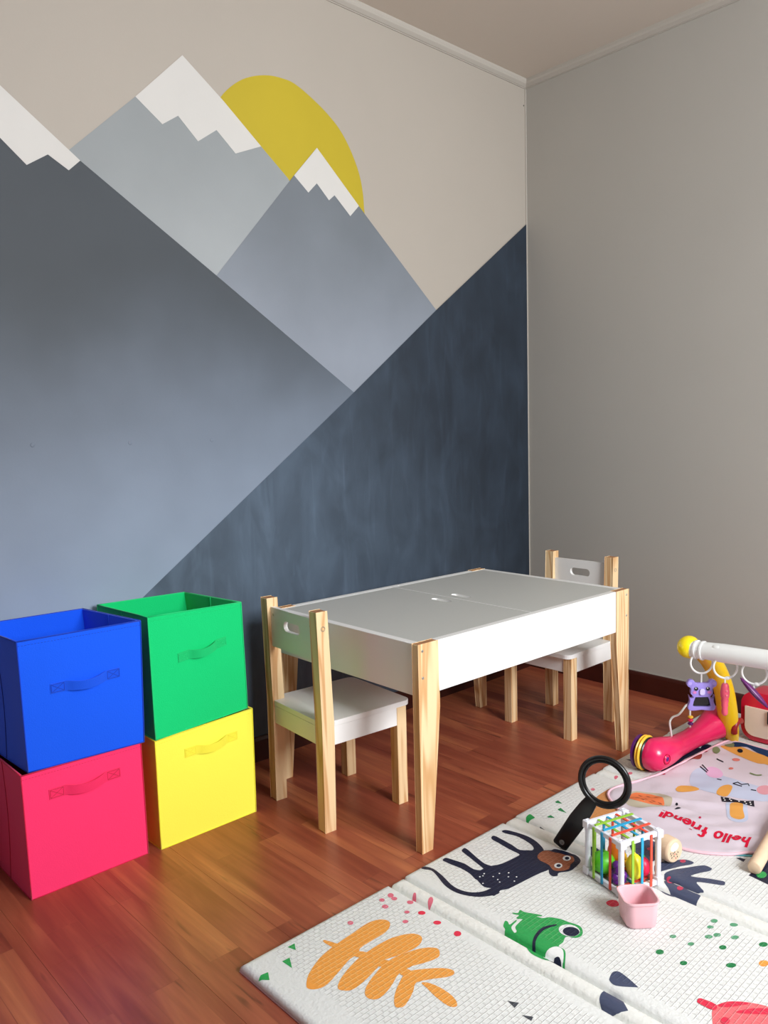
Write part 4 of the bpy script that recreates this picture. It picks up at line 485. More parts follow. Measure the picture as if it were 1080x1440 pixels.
mural('painted_snow_cap', [(-1.552, 2.064), (-1.698, 1.917), (-1.623, 1.864), (-1.574, 1.898), (-1.515, 1.843), (-1.453, 1.888), (-1.392, 1.836), (-1.301, 1.876), (-1.43, 1.978)], 2, P_snow, 'snow cap of the light grey mountain')
mural('painted_mountain', [(-1.475, 1.477), (-1.182, 1.815), (-1.088, 1.918), (-.917, 1.768), (-.551, 1.459), (-.9, 1.1), (-1.0, 1.12), (-1.3, 1.25)], 3, P_m3, 'mid grey mountain in front of the sun')
mural('painted_snow_cap', [(-1.088, 1.918), (-1.182, 1.815), (-1.128, 1.773), (-1.093, 1.808), (-1.045, 1.764), (-1.021, 1.784), (-.956, 1.729), (-.917, 1.768)], 4, P_snow, 'snow cap of the mid grey mountain')
mural('painted_mountain', [(-3.9, .077), (-3.4, .9), (-2.36, 2.083), (-1.859, 1.719), (-1.475, 1.477), (-.963, 1.151), (-1.767, .566), (-2.44, .077)], 5, P_m1, 'large slate mountain fading to pale blue at its foot')
mural('painted_snow_cap', [(-2.36, 2.083), (-2.58, 1.84), (-2.5, 1.77), (-2.43, 1.83), (-2.33, 1.72), (-2.24, 1.80), (-2.14, 1.81), (-2.05, 1.731), (-1.993, 1.681), (-1.94, 1.717), (-1.89, 1.689), (-1.859, 1.719), (-2.042, 1.853)], 6, P_snow, 'snow cap of the large slate mountain')
mural('painted_mountain', [(-.006, .077), (-.006, 1.85), (-.551, 1.459), (-.963, 1.151), (-1.767, .566), (-2.44, .077)], 7, P_m4, 'dark slate mountain in the corner')
for x, z in ((-2.024, 1.002), (-1.768, 1.001), (-1.516, 1.003)):
    bm = new(); lathe(bm, [(0, .0012), (.004, .001), (.006, 0)], 10, Matrix.Translation((x, -.0026, z)) @ Matrix.Rotation(PI/2, 4, 'X')); obj('filled_nail_hole', bm, P_m1, wall_left)
bm = new(); lathe(bm, [(0, .001), (.0025, .0006), (.003, 0)], 8, Matrix.Translation((-.012, 0, 2.316)) @ Matrix.Rotation(PI/2, 4, 'X')); obj('nail_hole', bm, M_dark, wall_left)

# ------------------------------------------------------------------ activity table
def put(t, name, bm, m, **k): return obj(name, bm, m, t, **k)
TL, TW, TH, AZ = .908, .607, .512, .386
table = thing('activity_table', 'white childrens play table with light grey lids and pine legs in front of the mural', 'table', (-1.445, -.765, 0), -.018)
def table_leg(u, v, du, dv):
    """outer corner at (u,v); board is wide along u, thin along v, its inner edge tapers below the apron"""
    bm = new(); t = .021*dv; w1, w2, w3 = .066*du, .068*du, .034*du
    prof = [(0, 0), (w3, 0), (w2, .350), (w2, .378), (w1, .40), (w1, TH), (0, TH)]
    a = [bm.verts.new((u+p[0], v, p[1])) for p in prof]; b = [bm.verts.new((u+p[0], v+t, p[1])) for p in prof]
    n = len(prof)
    for k in range(n): bm.faces.new((a[k], a[(k+1) % n], b[(k+1) % n], b[k]))
    bm.faces.new(a); bm.faces.new(b[::-1])
    o = put(table, 'leg', bm, M_pine, bevel=.0012)
    bm = new(); box(bm, (u+.002*du, v+.002*dv, TH-.001), (u+w1-.002*du, v+t-.002*dv, TH+.0006)); obj('end_grain', bm, M_pineEnd, o)
    for z in (.496, .431):
        bm = new(); lathe(bm, [(.0035, -.001), (.0035, .0008), (.0028, .0014), (.0012, .0014), (.0008, .0004), (0, .0004)], 12,
            Matrix.Translation((u+.013*du, v, z)) @ Matrix.Rotation(PI/2*dv, 4, 'X')); obj('screw', bm, M_steel, o, smooth=40)
table_leg(0, 0, 1, 1); table_leg(TL, 0, -1, 1); table_leg(0, TW, 1, -1); table_leg(TL, TW, -1, -1)
for a, b in (((.066, .003, AZ), (TL-.066, .019, TH)), ((.066, TW-.019, AZ), (TL-.066, TW-.003, TH)), ((.002, .021, AZ), (.014, TW-.021, TH)), ((TL-.014, .021, AZ), (TL-.002, TW-.021, TH))):
    bm = new(); box(bm, a, b); put(table, 'apron', bm, M_white, bevel=.0012)
bm = new()   # white rails around and between the two lids
for a, b in (((.014, .019, TH-.014), (TL-.014, .024, TH-.0005)), ((.014, TW-.028, TH-.014), (TL-.014, TW-.019, TH-.0005)), ((.014, .024, TH-.014), (.024, TW-.028, TH-.0005)),
             ((TL-.024, .024, TH-.014), (TL-.014, TW-.028, TH-.0005)), ((TL/2-.0022, .024, TH-.014), (TL/2+.0022, TW-.028, TH-.0002))): box(bm, a, b)
put(table, 'top_rail', bm, M_white)
bm = new(); box(bm, (.014, .019, AZ+.02), (TL-.014, TW-.019, AZ+.026)); put(table, 'tray_bottom', bm, M_white)
cy = .322
for a, b, s in ((.0245, TL/2-.0028, -1), (TL/2+.0028, TL-.0245, 1)):
    cu = TL/2+s*.043
    bm = new(); plate(bm, [[(a, .0245), (b, .0245), (b, TW-.0285), (a, TW-.0285)], rrect(cu-.0115, cy-.039, cu+.0115, cy+.039, .0113)], .010, Matrix.Translation((0, 0, TH-.0110)))
    lid = put(table, 'lid', bm, M_lid)
    bm = new(); plate(bm, [rrect(cu-.0117, cy-.0392, cu+.0117, cy+.0392, .0115), rrect(cu-.0105, cy-.038, cu+.0105, cy+.038, .0103)], .0098, Matrix.Translation((0, 0, TH-.0108)))
    plate(bm, [rrect(cu-.0107, cy-.0382, cu+.0107, cy+.0382, .0105)], .001, Matrix.Translation((0, 0, TH-.0108)))
    obj('finger_slot', bm, M_white, lid)

# ------------------------------------------------------------------ chairs
def build_chair(label, loc, rz):
    t = thing('childs_chair', label, 'chair', loc, rz, 'small pine and white chairs at the table')
    HW, PW, PD = .138, .0325, .033
    for s in (-1, 1):
        ya, yb = s*(HW-PW), s*HW
        bm = new(); k = .006
        prof = [(0, 0), (.031, 0), (.035, .235), (.035, .285), (.031-k, .571), (-k, .571), (.001, .285)]
        a = [bm.verts.new((p[0], ya, p[1])) for p in prof]; b = [bm.verts.new((p[0], yb, p[1])) for p in prof]; n = len(prof)
        for i in range(n): bm.faces.new((a[i], a[(i+1) % n], b[(i+1) % n], b[i]))
        bm.faces.new(a); bm.faces.new(b[::-1])
        o = put(t, 'back_post', bm, M_pine, bevel=.0012)
        bm = new(); box(bm, (-k+.002, ya+s*.002, .570), (.031-k-.002, yb-s*.002, .5716)); obj('end_grain', bm, M_pineEnd, o)
        bm = new(); lathe(bm, [(.0062, -.001), (.0062, .0008), (.0048, .0008), (.0044, -.002), (0, -.002)], 14, Matrix.Translation((.012, yb, .528)) @ Matrix.Rotation(-s*PI/2, 4, 'X')); obj('screw_cap', bm, M_steel, o, smooth=40)
        bm = new(); box(bm, (.241, s*(HW-.032), 0), (.273, s*(HW-.001), .272)); put(t, 'front_leg', bm, M_pine, bevel=.0012)
        bm = new(); box(bm, (.035, s*(HW-.002), .223), (.241, s*(HW-.014), .272)); put(t, 'side_apron', bm, M_white, bevel=.001)
    bm = new(); box(bm, (.004, -HW+PW, .223), (.016, HW-PW, .272)); put(t, 'rear_apron', bm, M_white, bevel=.001)
    bm = new(); box(bm, (.258, -HW+.032, .223), (.270, HW-.032, .272)); put(t, 'front_apron', bm, M_white, bevel=.001)
    bm = new(); e = HW-PW-.0005
    pts = [(.003, -e), (.036, -e), (.036, -HW-.001)] + [(.290-.022+.022*math.sin(a), -HW-.001+.022-.022*math.cos(a)) for a in [i*PI/10 for i in range(6)]]
    pts += [(p[0], -p[1]) for p in pts[::-1]]
    plate(bm, [pts], .014, Matrix.Translation((0, 0, .273))); put(t, 'seat', bm, M_white, bevel=.003)
    bm = new(); z0, z1 = .440, .548
    plate(bm, [[(-e, z0), (e, z0), (e, z1), (-e, z1)], rrect(-.040, (z0+z1)/2-.001, .040, (z0+z1)/2+.026, .0134)], .012, frame((.004, 0, 0), (0, 1, 0), (0, 0, 1), (1, 0, 0)))
    br = put(t, 'backrest', bm, M_white)
    for s in (-1, 1):
        bm = new(); lathe(bm, [(.004, -.001), (.004, .0006), (.002, .0008), (0, 0)], 10, frame((.004, s*(e-.012), .528), (0, 1, 0), (0, 0, 1), (-1, 0, 0))); obj('screw', bm, M_steel, br)
    return t
build_chair('small pine chair with white seat at the table beside the yellow cube', (-1.534, -.382, 0), -.084)
build_chair('small pine chair with white seat tucked under the far end by the plain wall', (-.334, -.482, 0), PI)

# ------------------------------------------------------------------ fabric storage cubes
def lerp(a, b, t): return tuple(a[i]+(b[i]-a[i])*t for i in range(3))
def storage_cube(label, P, m, m2, webbing, handle, group='fabric storage cubes in two stacks', bulge=.004, lower=False):
    """P: eight corners, bottom FL FR BR BL then top FL FR BR BL (F = the face with the handle)"""
    o0 = P[0]; t = thing('storage_cube', label, 'storage box', o0, 0, group)
    Q = [Vector(p)-Vector(o0) for p in P]; th = .004; N = 8
    c = sum(Q, Vector())/8
    def pt(u, v, w, inner):       # trilinear
        b = Q[0].lerp(Q[1], u).lerp(Q[3].lerp(Q[2], u), v); tt = Q[4].lerp(Q[5], u).lerp(Q[7].lerp(Q[6], u), v)
        return b.lerp(tt, w)
    bm = new(); faces = []
    def grid(fn, n=N):
        vs = [[bm.verts.new(fn(i/n, j/n)) for i in range(n+1)] for j in range(n+1)]
        for j in range(n):
            for i in range(n): bm.faces.new((vs[j][i], vs[j][i+1], vs[j+1][i+1], vs[j+1][i]))
    def bl(a, b): return bulge*math.sin(PI*a)*math.sin(PI*min(1, b*.98))
    d = (1.0/ (Q[1]-Q[0]).length)*th; dz = th/(Q[4]-Q[0]).length
    for k in (0, 1):              # 0 outer skin, 1 inner skin
        a, b = (0, 1) if k == 0 else (d, 1-d); z0 = 0 if k == 0 else dz
        sx = 1
        grid(lambda u, w: pt(a+(b-a)*u, a, z0+(1-z0)*w, k)+Vector((0, -1, 0))*bl(u, w))
        grid(lambda u, w: pt(a+(b-a)*u, b, z0+(1-z0)*w, k)+Vector((0, 1, 0))*bl(u, w)*.5)
        grid(lambda u, w: pt(a, a+(b-a)*u, z0+(1-z0)*w, k)+Vector((1, 0, 0))*bl(u, w)*1.6)
        grid(lambda u, w: pt(b, a+(b-a)*u, z0+(1-z0)*w, k)+Vector((-1, 0, 0))*bl(u, w)*1.2)
        grid(lambda u, w: pt(a+(b-a)*u, a+(b-a)*w, z0, k))
    rim = [((0, 0), (1, 0)), ((1, 0), (1, 1)), ((1, 1), (0, 1)), ((0, 1), (0, 0))]
    def inn(p): return (d if p[0] == 0 else 1-d, d if p[1] == 0 else 1-d)
    for a, b in rim:
        for i in range(N):
            f = lambda p, q, s: (p[0]+(q[0]-p[0])*s, p[1]+(q[1]-p[1])*s)
            u1, u2 = f(a, b, i/N), f(a, b, (i+1)/N); v1, v2 = f(inn(a), inn(b), i/N), f(inn(a), inn(b), (i+1)/N)
            bm.faces.new([bm.verts.new(pt(*p, 1, 0)) for p in (u1, u2, v2, v1)])
    bmesh.ops.remove_doubles(bm, verts=bm.verts, dist=.0004)
    put(t, 'fabric_box', bm, m, smooth=35)
    bm = new(); e = .0016         # folded and stitched seams along the edges
    corners = [(0, 0), (1, 0), (1, 1), (0, 1)]
    for (u, v) in corners: tube(bm, [pt(u, v, w/6, 0) for w in range(7)], e, 6)
    for w in (0, 1):
        for (a, b) in rim: tube(bm, [pt(a[0]+(b[0]-a[0])*s/6, a[1]+(b[1]-a[1])*s/6, w, 0) for s in range(7)], e, 6)
    put(t, 'edge_seam', bm, m2, smooth=True)
    # centre seam of the side panels, visible on the fold line
    bm = new()
    for u in (0, 1): tube(bm, [pt(u+(.0012 if u == 0 else -.0012)*0, .5, w/8, 0)+Vector(((1.6 if u == 0 else -1.2)*bl(.5, w/8)-(.0006 if u == 0 else -.0006), 0, 0)) for w in range(9)], .0009, 5)
    for u in (d, 1-d): tube(bm, [pt(u, .5, .5+w/16, 0)+Vector(((1.6 if u < .5 else -1.2)*bl(.5, .5+w/16)+(.001 if u < .5 else -.001), 0, 0)) for w in range(9)], .0009, 5)
    tag(put(t, 'fold_seam', bm, m2, smooth=True), kind='stuff')
    # webbing handle on the front face with two stitched anchor squares
    (u0, w0, u1, w1) = handle; hw = .0115/(Q[4]-Q[0]).length
    bm = new()
    def fp(u, w, off): return pt(u, 0, w, 0)+Vector((0, -1, 0))*(bl(u, w)+off)
    n = 18; sl = .22; rows = []
    for i in range(n+1):
        s = i/n; u = u0+(u1-u0)*s; w = w0+(w1-w0)*s
        k = 0 if s < sl or s > 1-sl else math.sin(PI*(s-sl)/(1-2*sl))
        off = .0014+.013*k**.8; w -= .016*k; kk = hw*(1-.12*k)
        rows.append([bm.verts.new(fp(u, w+kk, off)), bm.verts.new(fp(u, w-kk, off)), bm.verts.new(fp(u, w-kk, off-.0012)), bm.verts.new(fp(u, w+kk, off-.0012))])
    for a, b in zip(rows, rows[1:]):
        for k in range(4): bm.faces.new((a[k], a[(k+1) % 4], b[(k+1) % 4], b[k]))
    bm.faces.new(rows[0]); bm.faces.new(rows[-1][::-1])
    h = put(t, 'handle', bm, webbing, smooth=40)
    bm = new()
    for sa, sb in ((.015, sl-.03), (1-sl+.03, .985)):
        ua, ub = u0+(u1-u0)*sa, u0+(u1-u0)*sb; wa, wb = w0+(w1-w0)*sa, w0+(w1-w0)*sb; k = hw*.78; off = .0016
        A_, B_, C_, D_ = fp(ua, wa-k, off), fp(ub, wb-k, off), fp(ub, wb+k, off), fp(ua, wa+k, off)
        for p, q in ((A_, B_), (B_, C_), (C_, D_), (D_, A_), (A_, C_), (B_, D_)): tube(bm, [p, q], .0006, 4)
    tag(obj('stitching', bm, m2, h), kind='stuff')
    # stitch line just under the rim
    bm = new()
    for i in range(40): tube(bm, [fp((i+.2)/40, .965, .0004), fp((i+.75)/40, .965, .0004)], .00045, 4)
    tag(put(t, 'rim_stitching', bm, m2), kind='stuff')
    return t
def fabric(name, rgb): return mat(name, rgb, .85, .25, bump=.25, bscale=420, sheen=.15)
mr, mr2 = fabric('raspberry_pink_fabric', (255, 54, 112)), fabric('raspberry_pink_thread', (205, 28, 70))
mb, mb2 = fabric('royal_blue_fabric', (12, 92, 246)), fabric('royal_blue_thread', (6, 60, 190))
mg, mg2 = fabric('bright_green_fabric', (4, 206, 118)), fabric('bright_green_thread', (20, 205, 120))
my, my2 = fabric('lemon_yellow_fabric', (254, 250, 84)), fabric('lemon_yellow_thread', (240, 230, 60))
webbing_pink = fabric('webbing_pink', (240, 44, 98))
webbing_blue = fabric('webbing_blue', (16, 84, 228))
webbing_green = fabric('webbing_green', (16, 192, 110))
webbing_yellow = fabric('webbing_yellow', (246, 238, 70))
storage_cube('raspberry pink fabric cube at the bottom of the left stack, under the blue one',
    [(-2.188, -.284, 0), (-1.911, -.282, 0), (-1.915, -.024, 0), (-2.192, -.024, 0), (-2.189, -.272, .281), (-1.914, -.280, .281), (-1.916, -.026, .281), (-2.192, -.026, .281)], mr, mr2, webbing_pink, (.20, .79, .80, .80), bulge=.003)
storage_cube('lemon yellow fabric cube at the bottom of the right stack, under the green one',
    [(-1.880, -.289, 0), (-1.601, -.287, 0), (-1.604, -.026, 0), (-1.883, -.026, 0), (-1.885, -.297, .280), (-1.590, -.272, .280), (-1.592, -.028, .280), (-1.887, -.028, .280)], my, my2, webbing_yellow, (.27, .80, .82, .80), bulge=.003)
storage_cube('royal blue open fabric cube on top of the pink one',
    [(-2.172, -.268, .283), (-1.908, -.287, .283), (-1.915, -.03, .283), (-2.185, -.03, .283), (-2.180, -.277, .580), (-1.903, -.292, .580), (-1.941, -.046, .580), (-2.200, -.03, .580)], mb, mb2, webbing_blue, (.22, .60, .80, .62), bulge=.004)
storage_cube('bright green open fabric cube on top of the yellow one',
    [(-1.884, -.299, .283), (-1.600, -.265, .283), (-1.612, -.03, .283), (-1.885, -.03, .283), (-1.874, -.271, .580), (-1.626, -.296, .580), (-1.655, -.054, .580), (-1.896, -.03, .580)], mg, mg2, webbing_green, (.27, .62, .80, .68), bulge=.004)

# ------------------------------------------------------------------ folding foam play mat
MX0, MY1, MY0 = -1.990, -.815, -2.35
FOLDS = [-1.581, -1.180, -.765, -.380]
PROF = [(-.052, .016), (-.040, .0157), (-.032, .0145), (-.0265, .0108), (-.0240, .0012)]
PAL = dict(orange=((240, 160, 70), (255, 205, 130)), green=((44, 160, 82), (110, 190, 120)), darkgreen=((30, 128, 72), (80, 160, 110)), rose=((222, 112, 132), (240, 180, 190)),
    red=((226, 48, 78), (240, 120, 130)), navy=((26, 32, 56), (36, 44, 70)), brown=((150, 88, 60), (190, 130, 100)), white=((238, 240, 240), None), slate=((72, 76, 84), None),
    slateblue=((70, 78, 104), (84, 92, 118)), berry=((196, 62, 92), (210, 110, 130)), greendot=((92, 160, 120), (170, 205, 185)), coral=((244, 112, 118), (250, 160, 160)), tan=((206, 140, 82), (214, 150, 92)))
BPAL = dict(stone=(186, 176, 156), deeporange=(224, 120, 74), dark=(30, 28, 38), paleblue=(190, 196, 218), pink=(222, 172, 206), dustpink=(214, 150, 160), honey=(222, 158, 78), white=(240, 238, 240),
    berry=(190, 40, 80), dustcoral=(214, 120, 110), maroon=(150, 66, 58), sage=(122, 134, 96), deepblue=(24, 52, 92), red2=(206, 18, 56))
M_mat = emboss('foam_mat_white', (230, 232, 230), (250, 250, 248))
M_matside = mat('foam_mat_fold_skin', (236, 237, 232), .5, bump=.9, bscale=95)
MPR = {k: emboss('mat_print_'+k, v[0], v[1], .45, .8) for k, v in PAL.items()}
ORG = Vector((MX0, MY1, 0))
playmat = thing('folding_play_mat', 'large white embossed folding foam mat printed with animals and leaves', 'play mat', ORG)
def zedge(d): return .016 if d > .014 else (.0155 if d > .008 else (.0125 if d > .003 else .008))
xk = [MX0, MX0+.002, MX0+.006, MX0+.014]
zk = {MX0: .007, MX0+.002: .012, MX0+.006: .0152, MX0+.014: .016}
panels = []; strips = []; cur = [(MX0, .006), (MX0+.002, .011), (MX0+.006, .0148), (MX0+.014, .016)]
for f in FOLDS:
    cur += [(f+d, z) for d, z in PROF]; panels.append(cur)
    strips.append([(f-.0239, .0012), (f-.0205, .0012), (f-.0172, .0104), (f-.012, .0148), (f, .0158), (f+.012, .0148), (f+.0172, .0104), (f+.0205, .0012), (f+.0239, .0012)])
    cur = [(f-d, z) for d, z in PROF[::-1]]
cur += [(-.040, .016), (-.030, .0148), (-.026, .006)]; panels.append(cur)
ALLK = sorted(sum(panels, [])+sum(strips, []))
def zx(x):
    for a, b in zip(ALLK, ALLK[1:]):
        if a[0] <= x <= b[0]: return a[1]+(b[1]-a[1])*((x-a[0])/max(1e-9, b[0]-a[0]))
    return ALLK[0][1] if x < ALLK[0][0] else ALLK[-1][1]
def slab(prof, notch=0.0):
    bm = new(); x0, x1 = prof[0][0], prof[-1][0]
    ys = [(MY1-notch, .0), (MY1-notch-.0008, .006), (MY1-notch-.003, .0118), (MY1-notch-.008, .0150), (MY1-notch-.016, 1), (-1.2, 1), (-1.7, 1), (MY0, 1)]
    rows = [[bm.verts.new((x-ORG.x, y-ORG.y, max(.0004, min(z, c)))) for x, z in prof] for y, c in ys]
    bot = [[bm.verts.new((x-ORG.x, y-ORG.y, .0004)) for x in (x0, x1)] for y in (MY1-notch, MY0)]
    for a, b in zip(rows, rows[1:]):
        for i in range(len(prof)-1): bm.faces.new((a[i], a[i+1], b[i+1], b[i]))
    for i in (0, -1):
        lp = [r[i] for r in rows]; bm.faces.new(lp+[bot[1][0 if i == 0 else 1], bot[0][0 if i == 0 else 1]])
    bm.faces.new(rows[-1]+[bot[1][1], bot[1][0]]); bm.faces.new((bot[0][0], bot[0][1], bot[1][1], bot[1][0]))
    bmesh.ops.remove_doubles(bm, verts=bm.verts, dist=.00005); return bm
for p in panels: put(playmat, 'mat_panel', slab(p), M_mat, smooth=50)
for p in strips: put(playmat, 'fold_strip', slab(p, .004), M_matside, smooth=50)
bm = new(); tube(bm, [(.0, -.0, .0012), (0, MY0-MY1, .0012)], .0014, 6); put(playmat, 'bottom_seam', bm, mat('pale_pink_seam', (226, 196, 186), .6), smooth=True)
def drape(polys, sm, cuts, zf, org, ycuts=()):
    bm = new()
    lay = bm.verts.layers.float.new('lift')
    for ip, pl in enumerate(polys):
        nv0 = len(bm.verts)
        pts = [tuple(p)[:2] for p in smoothpts([(a, b) for a, b in pl], True, 3)] if sm == 1 else pl
        if sm == 2:   # keep the last sharp point of a teardrop
            k = max(range(len(pl)), key=lambda i: pl[i][0]-pl[i][1]); q = pl[k:]+pl[:k]
            pts = [tuple(p)[:2] for p in smoothpts(q+[q[0]], False, 3)][:-1]
        try: fill(bm, [pts])
        except Exception: pass
        bm.verts.ensure_lookup_table()
        for v in list(bm.verts)[nv0:]: v[lay] = ip*.00003 if ip < 12 else 0
    for c in cuts:
        bmesh.ops.bisect_plane(bm, geom=bm.verts[:]+bm.edges[:]+bm.faces[:], plane_co=(c, 0, 0), plane_no=(1, 0, 0), dist=1e-6)
    for c in ycuts:
        bmesh.ops.bisect_plane(bm, geom=bm.verts[:]+bm.edges[:]+bm.faces[:], plane_co=(0, c, 0), plane_no=(0, 1, 0), dist=1e-6)
    for v in bm.verts: v.co.z = zf(v.co.x, v.co.y)+v[lay]
    for v in bm.verts: v.co -= org
    for f in bm.faces:
        if f.normal.z < 0: f.normal_flip()
    return bm
def flatobj(name, bm, m, parent, label=None):
    me = bpy.data.meshes.new(name); bm.to_mesh(me); bm.free(); me.materials.append(m); me.shade_smooth()
    o = bpy.data.objects.new(name, me); COL.objects.link(o); o.parent = parent
    if label: o['label'] = label
    return o
for name, col, layer, sm, polys in MAT_PRINTS:
    xs = [p[0] for pl in polys for p in pl]; cuts = [k[0] for k in ALLK if min(xs) < k[0] < max(xs)]
    bm = drape(polys, sm, cuts, lambda x, y: zx(x)+.0003+.00045*layer, ORG)
    o = flatobj(name, bm, MPR[col], playmat)
    if name == 'body_speckle_print': o['kind'] = 'stuff'

# ------------------------------------------------------------------ pink play blanket
bo = Vector((-.70, -1.25, .016))
OUT = [(-.300, -1.35), (-.295, -1.20), (-.300, -1.08), (-.302, -1.01), (-.325, -.992), (-.40, -.985), (-.56, -.974), (-.70, -.962), (-.84, -.922), (-.90, -.932), (-.945, -.985), (-.988, -1.04), (-1.018, -1.12), (-1.026, -1.19), (-1.010, -1.245), (-.972, -1.295), (-.925, -1.335),
       (-.93, -1.40), (-1.0, -1.47), (-1.02, -1.56), (-.98, -1.66), (-.88, -1.73), (-.6, -1.72), (-.35, -1.71), (-.31, -1.66), (-.30, -1.5)]
outl = [Vector((p[0], p[1])) for p in smoothpts([(a, b, 0) for a, b in OUT], True, 6)]
def inside(x, y):
    c = False; n = len(outl)
    for i in range(n):
        a, b = outl[i], outl[i-1]
        if (a.y > y) != (b.y > y) and x < (b.x-a.x)*(y-a.y)/(b.y-a.y)+a.x: c = not c
    return c
def dist(x, y):
    p = Vector((x, y)); d = 9
    for i in range(len(outl)):
        a, b = outl[i-1], outl[i]; ab = b-a; L2 = ab.length_squared
        t = 0 if L2 == 0 else max(0, min(1, (p-a).dot(ab)/L2)); d = min(d, (a+ab*t-p).length)
    return d
def wrinkle(x, y):
    h = .0022*math.sin(46*(x*.62+y*.35)+2.2*math.sin(9*y))*max(0, 1-abs(x+.86)/.16)
    h += .0016*math.sin(70*(x*.8+y*.22)+1.5*math.sin(14*y+x*5))*max(0, 1-abs(x+.80)/.2)
    h += .0030*math.exp(-((x+.915+.15*(y+1.2))/.016)**2)
    h += .0018*math.sin(21*y+8*x)*.5
    h += .004*math.exp(-(((x+.885)/.03)**2+((y+1.335)/.03)**2))
    h += .0022*math.sin(38*(y*.75-x*.5)+3*math.sin(11*x))*max(0, 1-abs(y+1.02)/.14)
    h += .0034*math.exp(-((x+.80+.55*(y+1.10))/.012)**2)*max(0, 1-abs(y+1.12)/.16)
    h += .0030*math.exp(-((x+.86+.38*(y+1.10))/.010)**2)*max(0, 1-abs(y+1.08)/.14)
    h += .0032*math.exp(-((x+.90+.20*(y+1.16))/.010)**2)*max(0, 1-abs(y+1.22)/.16)
    h += .0012*math.sin(88*(y+.55*x)+2.5*math.sin(13*x))*max(.15, 1-abs(x+.86)/.16)
    h += .0009*math.sin(120*(y*.8-.5*x)+2*math.sin(17*y))*max(.1, 1-abs(y+1.32)/.12)
    h += .0011*math.sin(70*(y*.7+.9*x))*max(0, 1-abs(y+1.0)/.12)
    return h
zcache = {}
def zblanket(x, y):
    d = dist(x, y) if inside(x, y) else 0
    e = min(1, d/.014); e = math.sin(e*PI/2)
    return .0172+(.0056+max(-.0036, 1.5*wrinkle(x, y)))*e
G = .0065; bm = new(); vv = {}
nx, ny = int(.80/G), int(.84/G); gx = [-1.045+i*G for i in range(nx+1)]; gy = [-1.75+j*G for j in range(ny+1)]
fs = fill(bm, [[tuple(p) for p in outl]])
for c in gx: bmesh.ops.bisect_plane(bm, geom=bm.verts[:]+bm.edges[:]+bm.faces[:], plane_co=(c, 0, 0), plane_no=(1, 0, 0), dist=1e-6)
for c in gy: bmesh.ops.bisect_plane(bm, geom=bm.verts[:]+bm.edges[:]+bm.faces[:], plane_co=(0, c, 0), plane_no=(0, 1, 0), dist=1e-6)
for v in bm.verts: v.co.z = zblanket(v.co.x, v.co.y)
bd = [e for e in bm.edges if len(e.link_faces) == 1]
g = bmesh.ops.extrude_edge_only(bm, edges=bd)
for v in [q for q in g['geom'] if isinstance(q, bmesh.types.BMVert)]: v.co.z = .0162
for v in bm.verts: v.co -= bo
blanket = thing('play_gym_blanket', 'soft pink printed baby blanket reading hello friend, lying on the foam mat', 'blanket', bo)
M_blk = mat('pale_pink_cotton', (210, 197, 208), .85, .2, bump=.2, bscale=500, sheen=.2)
put(blanket, 'blanket_cloth', bm, M_blk, smooth=True)
bm = new(); ring = [Vector((p.x, p.y, .0196))-bo for p in outl[::2]]
tube(bm, ring, .0036, 8, closed=True); put(blanket, 'blanket_piping', bm, mat('rose_pink_piping', (238, 196, 208), .8, .2), smooth=True)
bm = new(); pts = [Vector((x, y, .0168))-bo for x, y in ((-.985, -1.27), (-.955, -1.31), (-.93, -1.345), (-.925, -1.38))]
tube(bm, pts, .0045, 6, flat=.3); put(blanket, 'backing_edge', bm, mat('teal_backing', (90, 170, 180), .8), smooth=True)
BM = {k: mat('blanket_print_'+k, v, .85, .2) for k, v in BPAL.items()}
for name, col, layer, sm, polys in BLANKET_PRINTS:
    xs = [p[0] for pl in polys for p in pl]; ys = [p[1] for pl in polys for p in pl]
    polys = [pl for pl in polys if all(inside(*p) or True for p in pl)]
    bm = drape(polys, sm, [c for c in gx if min(xs) < c < max(xs)], lambda x, y: zblanket(x, y)+.0006+.0003*layer, bo, [c for c in gy if min(ys) < c < max(ys)])
    # clip what would hang over the blanket's edge
    kill = [f for f in bm.faces if not inside(f.calc_center_median().x+bo.x, f.calc_center_median().y+bo.y)]
    bmesh.ops.delete(bm, geom=kill, context='FACES')
    if len(bm.faces): flatobj(name, bm, BM[col], blanket)
    else: bm.free()

# ------------------------------------------------------------------ play gym: pink arms, yellow arch, white bar, piano
M_pk = mat('hot_pink_plastic', (232, 34, 98), .28, coat=.2); M_pk2 = mat('recess_shade_pink_plastic', (196, 6, 66), .3)
M_yel = mat('warm_yellow_plastic', (236, 196, 22), .3, coat=.2); M_yel2 = mat('amber_yellow_plastic', (246, 196, 60), .3)
M_pur = mat('purple_plastic', (92, 22, 112), .3); M_wp = mat('white_plastic', (238, 240, 238), .3, coat=.2); M_bk = mat('black_plastic', (16, 16, 18), .32)
M_red = mat('crimson_plastic', (204, 18, 58), .3, coat=.2); M_lil = mat('lilac_rubber', (150, 134, 214), .45); M_orr = mat('coral_pink_rubber', (236, 92, 118), .4)
gym = thing('baby_play_gym', 'baby play gym with pink arm, yellow arch, white bar and red piano', 'play gym', (-.58, -1.0, .016))
GO = Vector((-.58, -1.0, .016))
def gp(*p): return Vector(p)-GO
bm = new()
ax = [(-.668, -.938, .0645), (-.645, -.940, .063), (-.61, -.941, .059), (-.57, -.940, .054), (-.532, -.938, .0505), (-.447, -.940, .049), (-.374, -.947, .0555), (-.315, -.957, .068), (-.290, -.960, .070)]
rr = [.0465, .0455, .042, .0365, .0325, .0310, .0370, .0490, .049]
ctr = smoothpts([gp(*p) for p in ax], False, 3); rad = []
for i in range(len(rr)-1): rad += [rr[i]+(rr[i+1]-rr[i])*k/3 for k in range(3)]
rad.append(rr[-1])
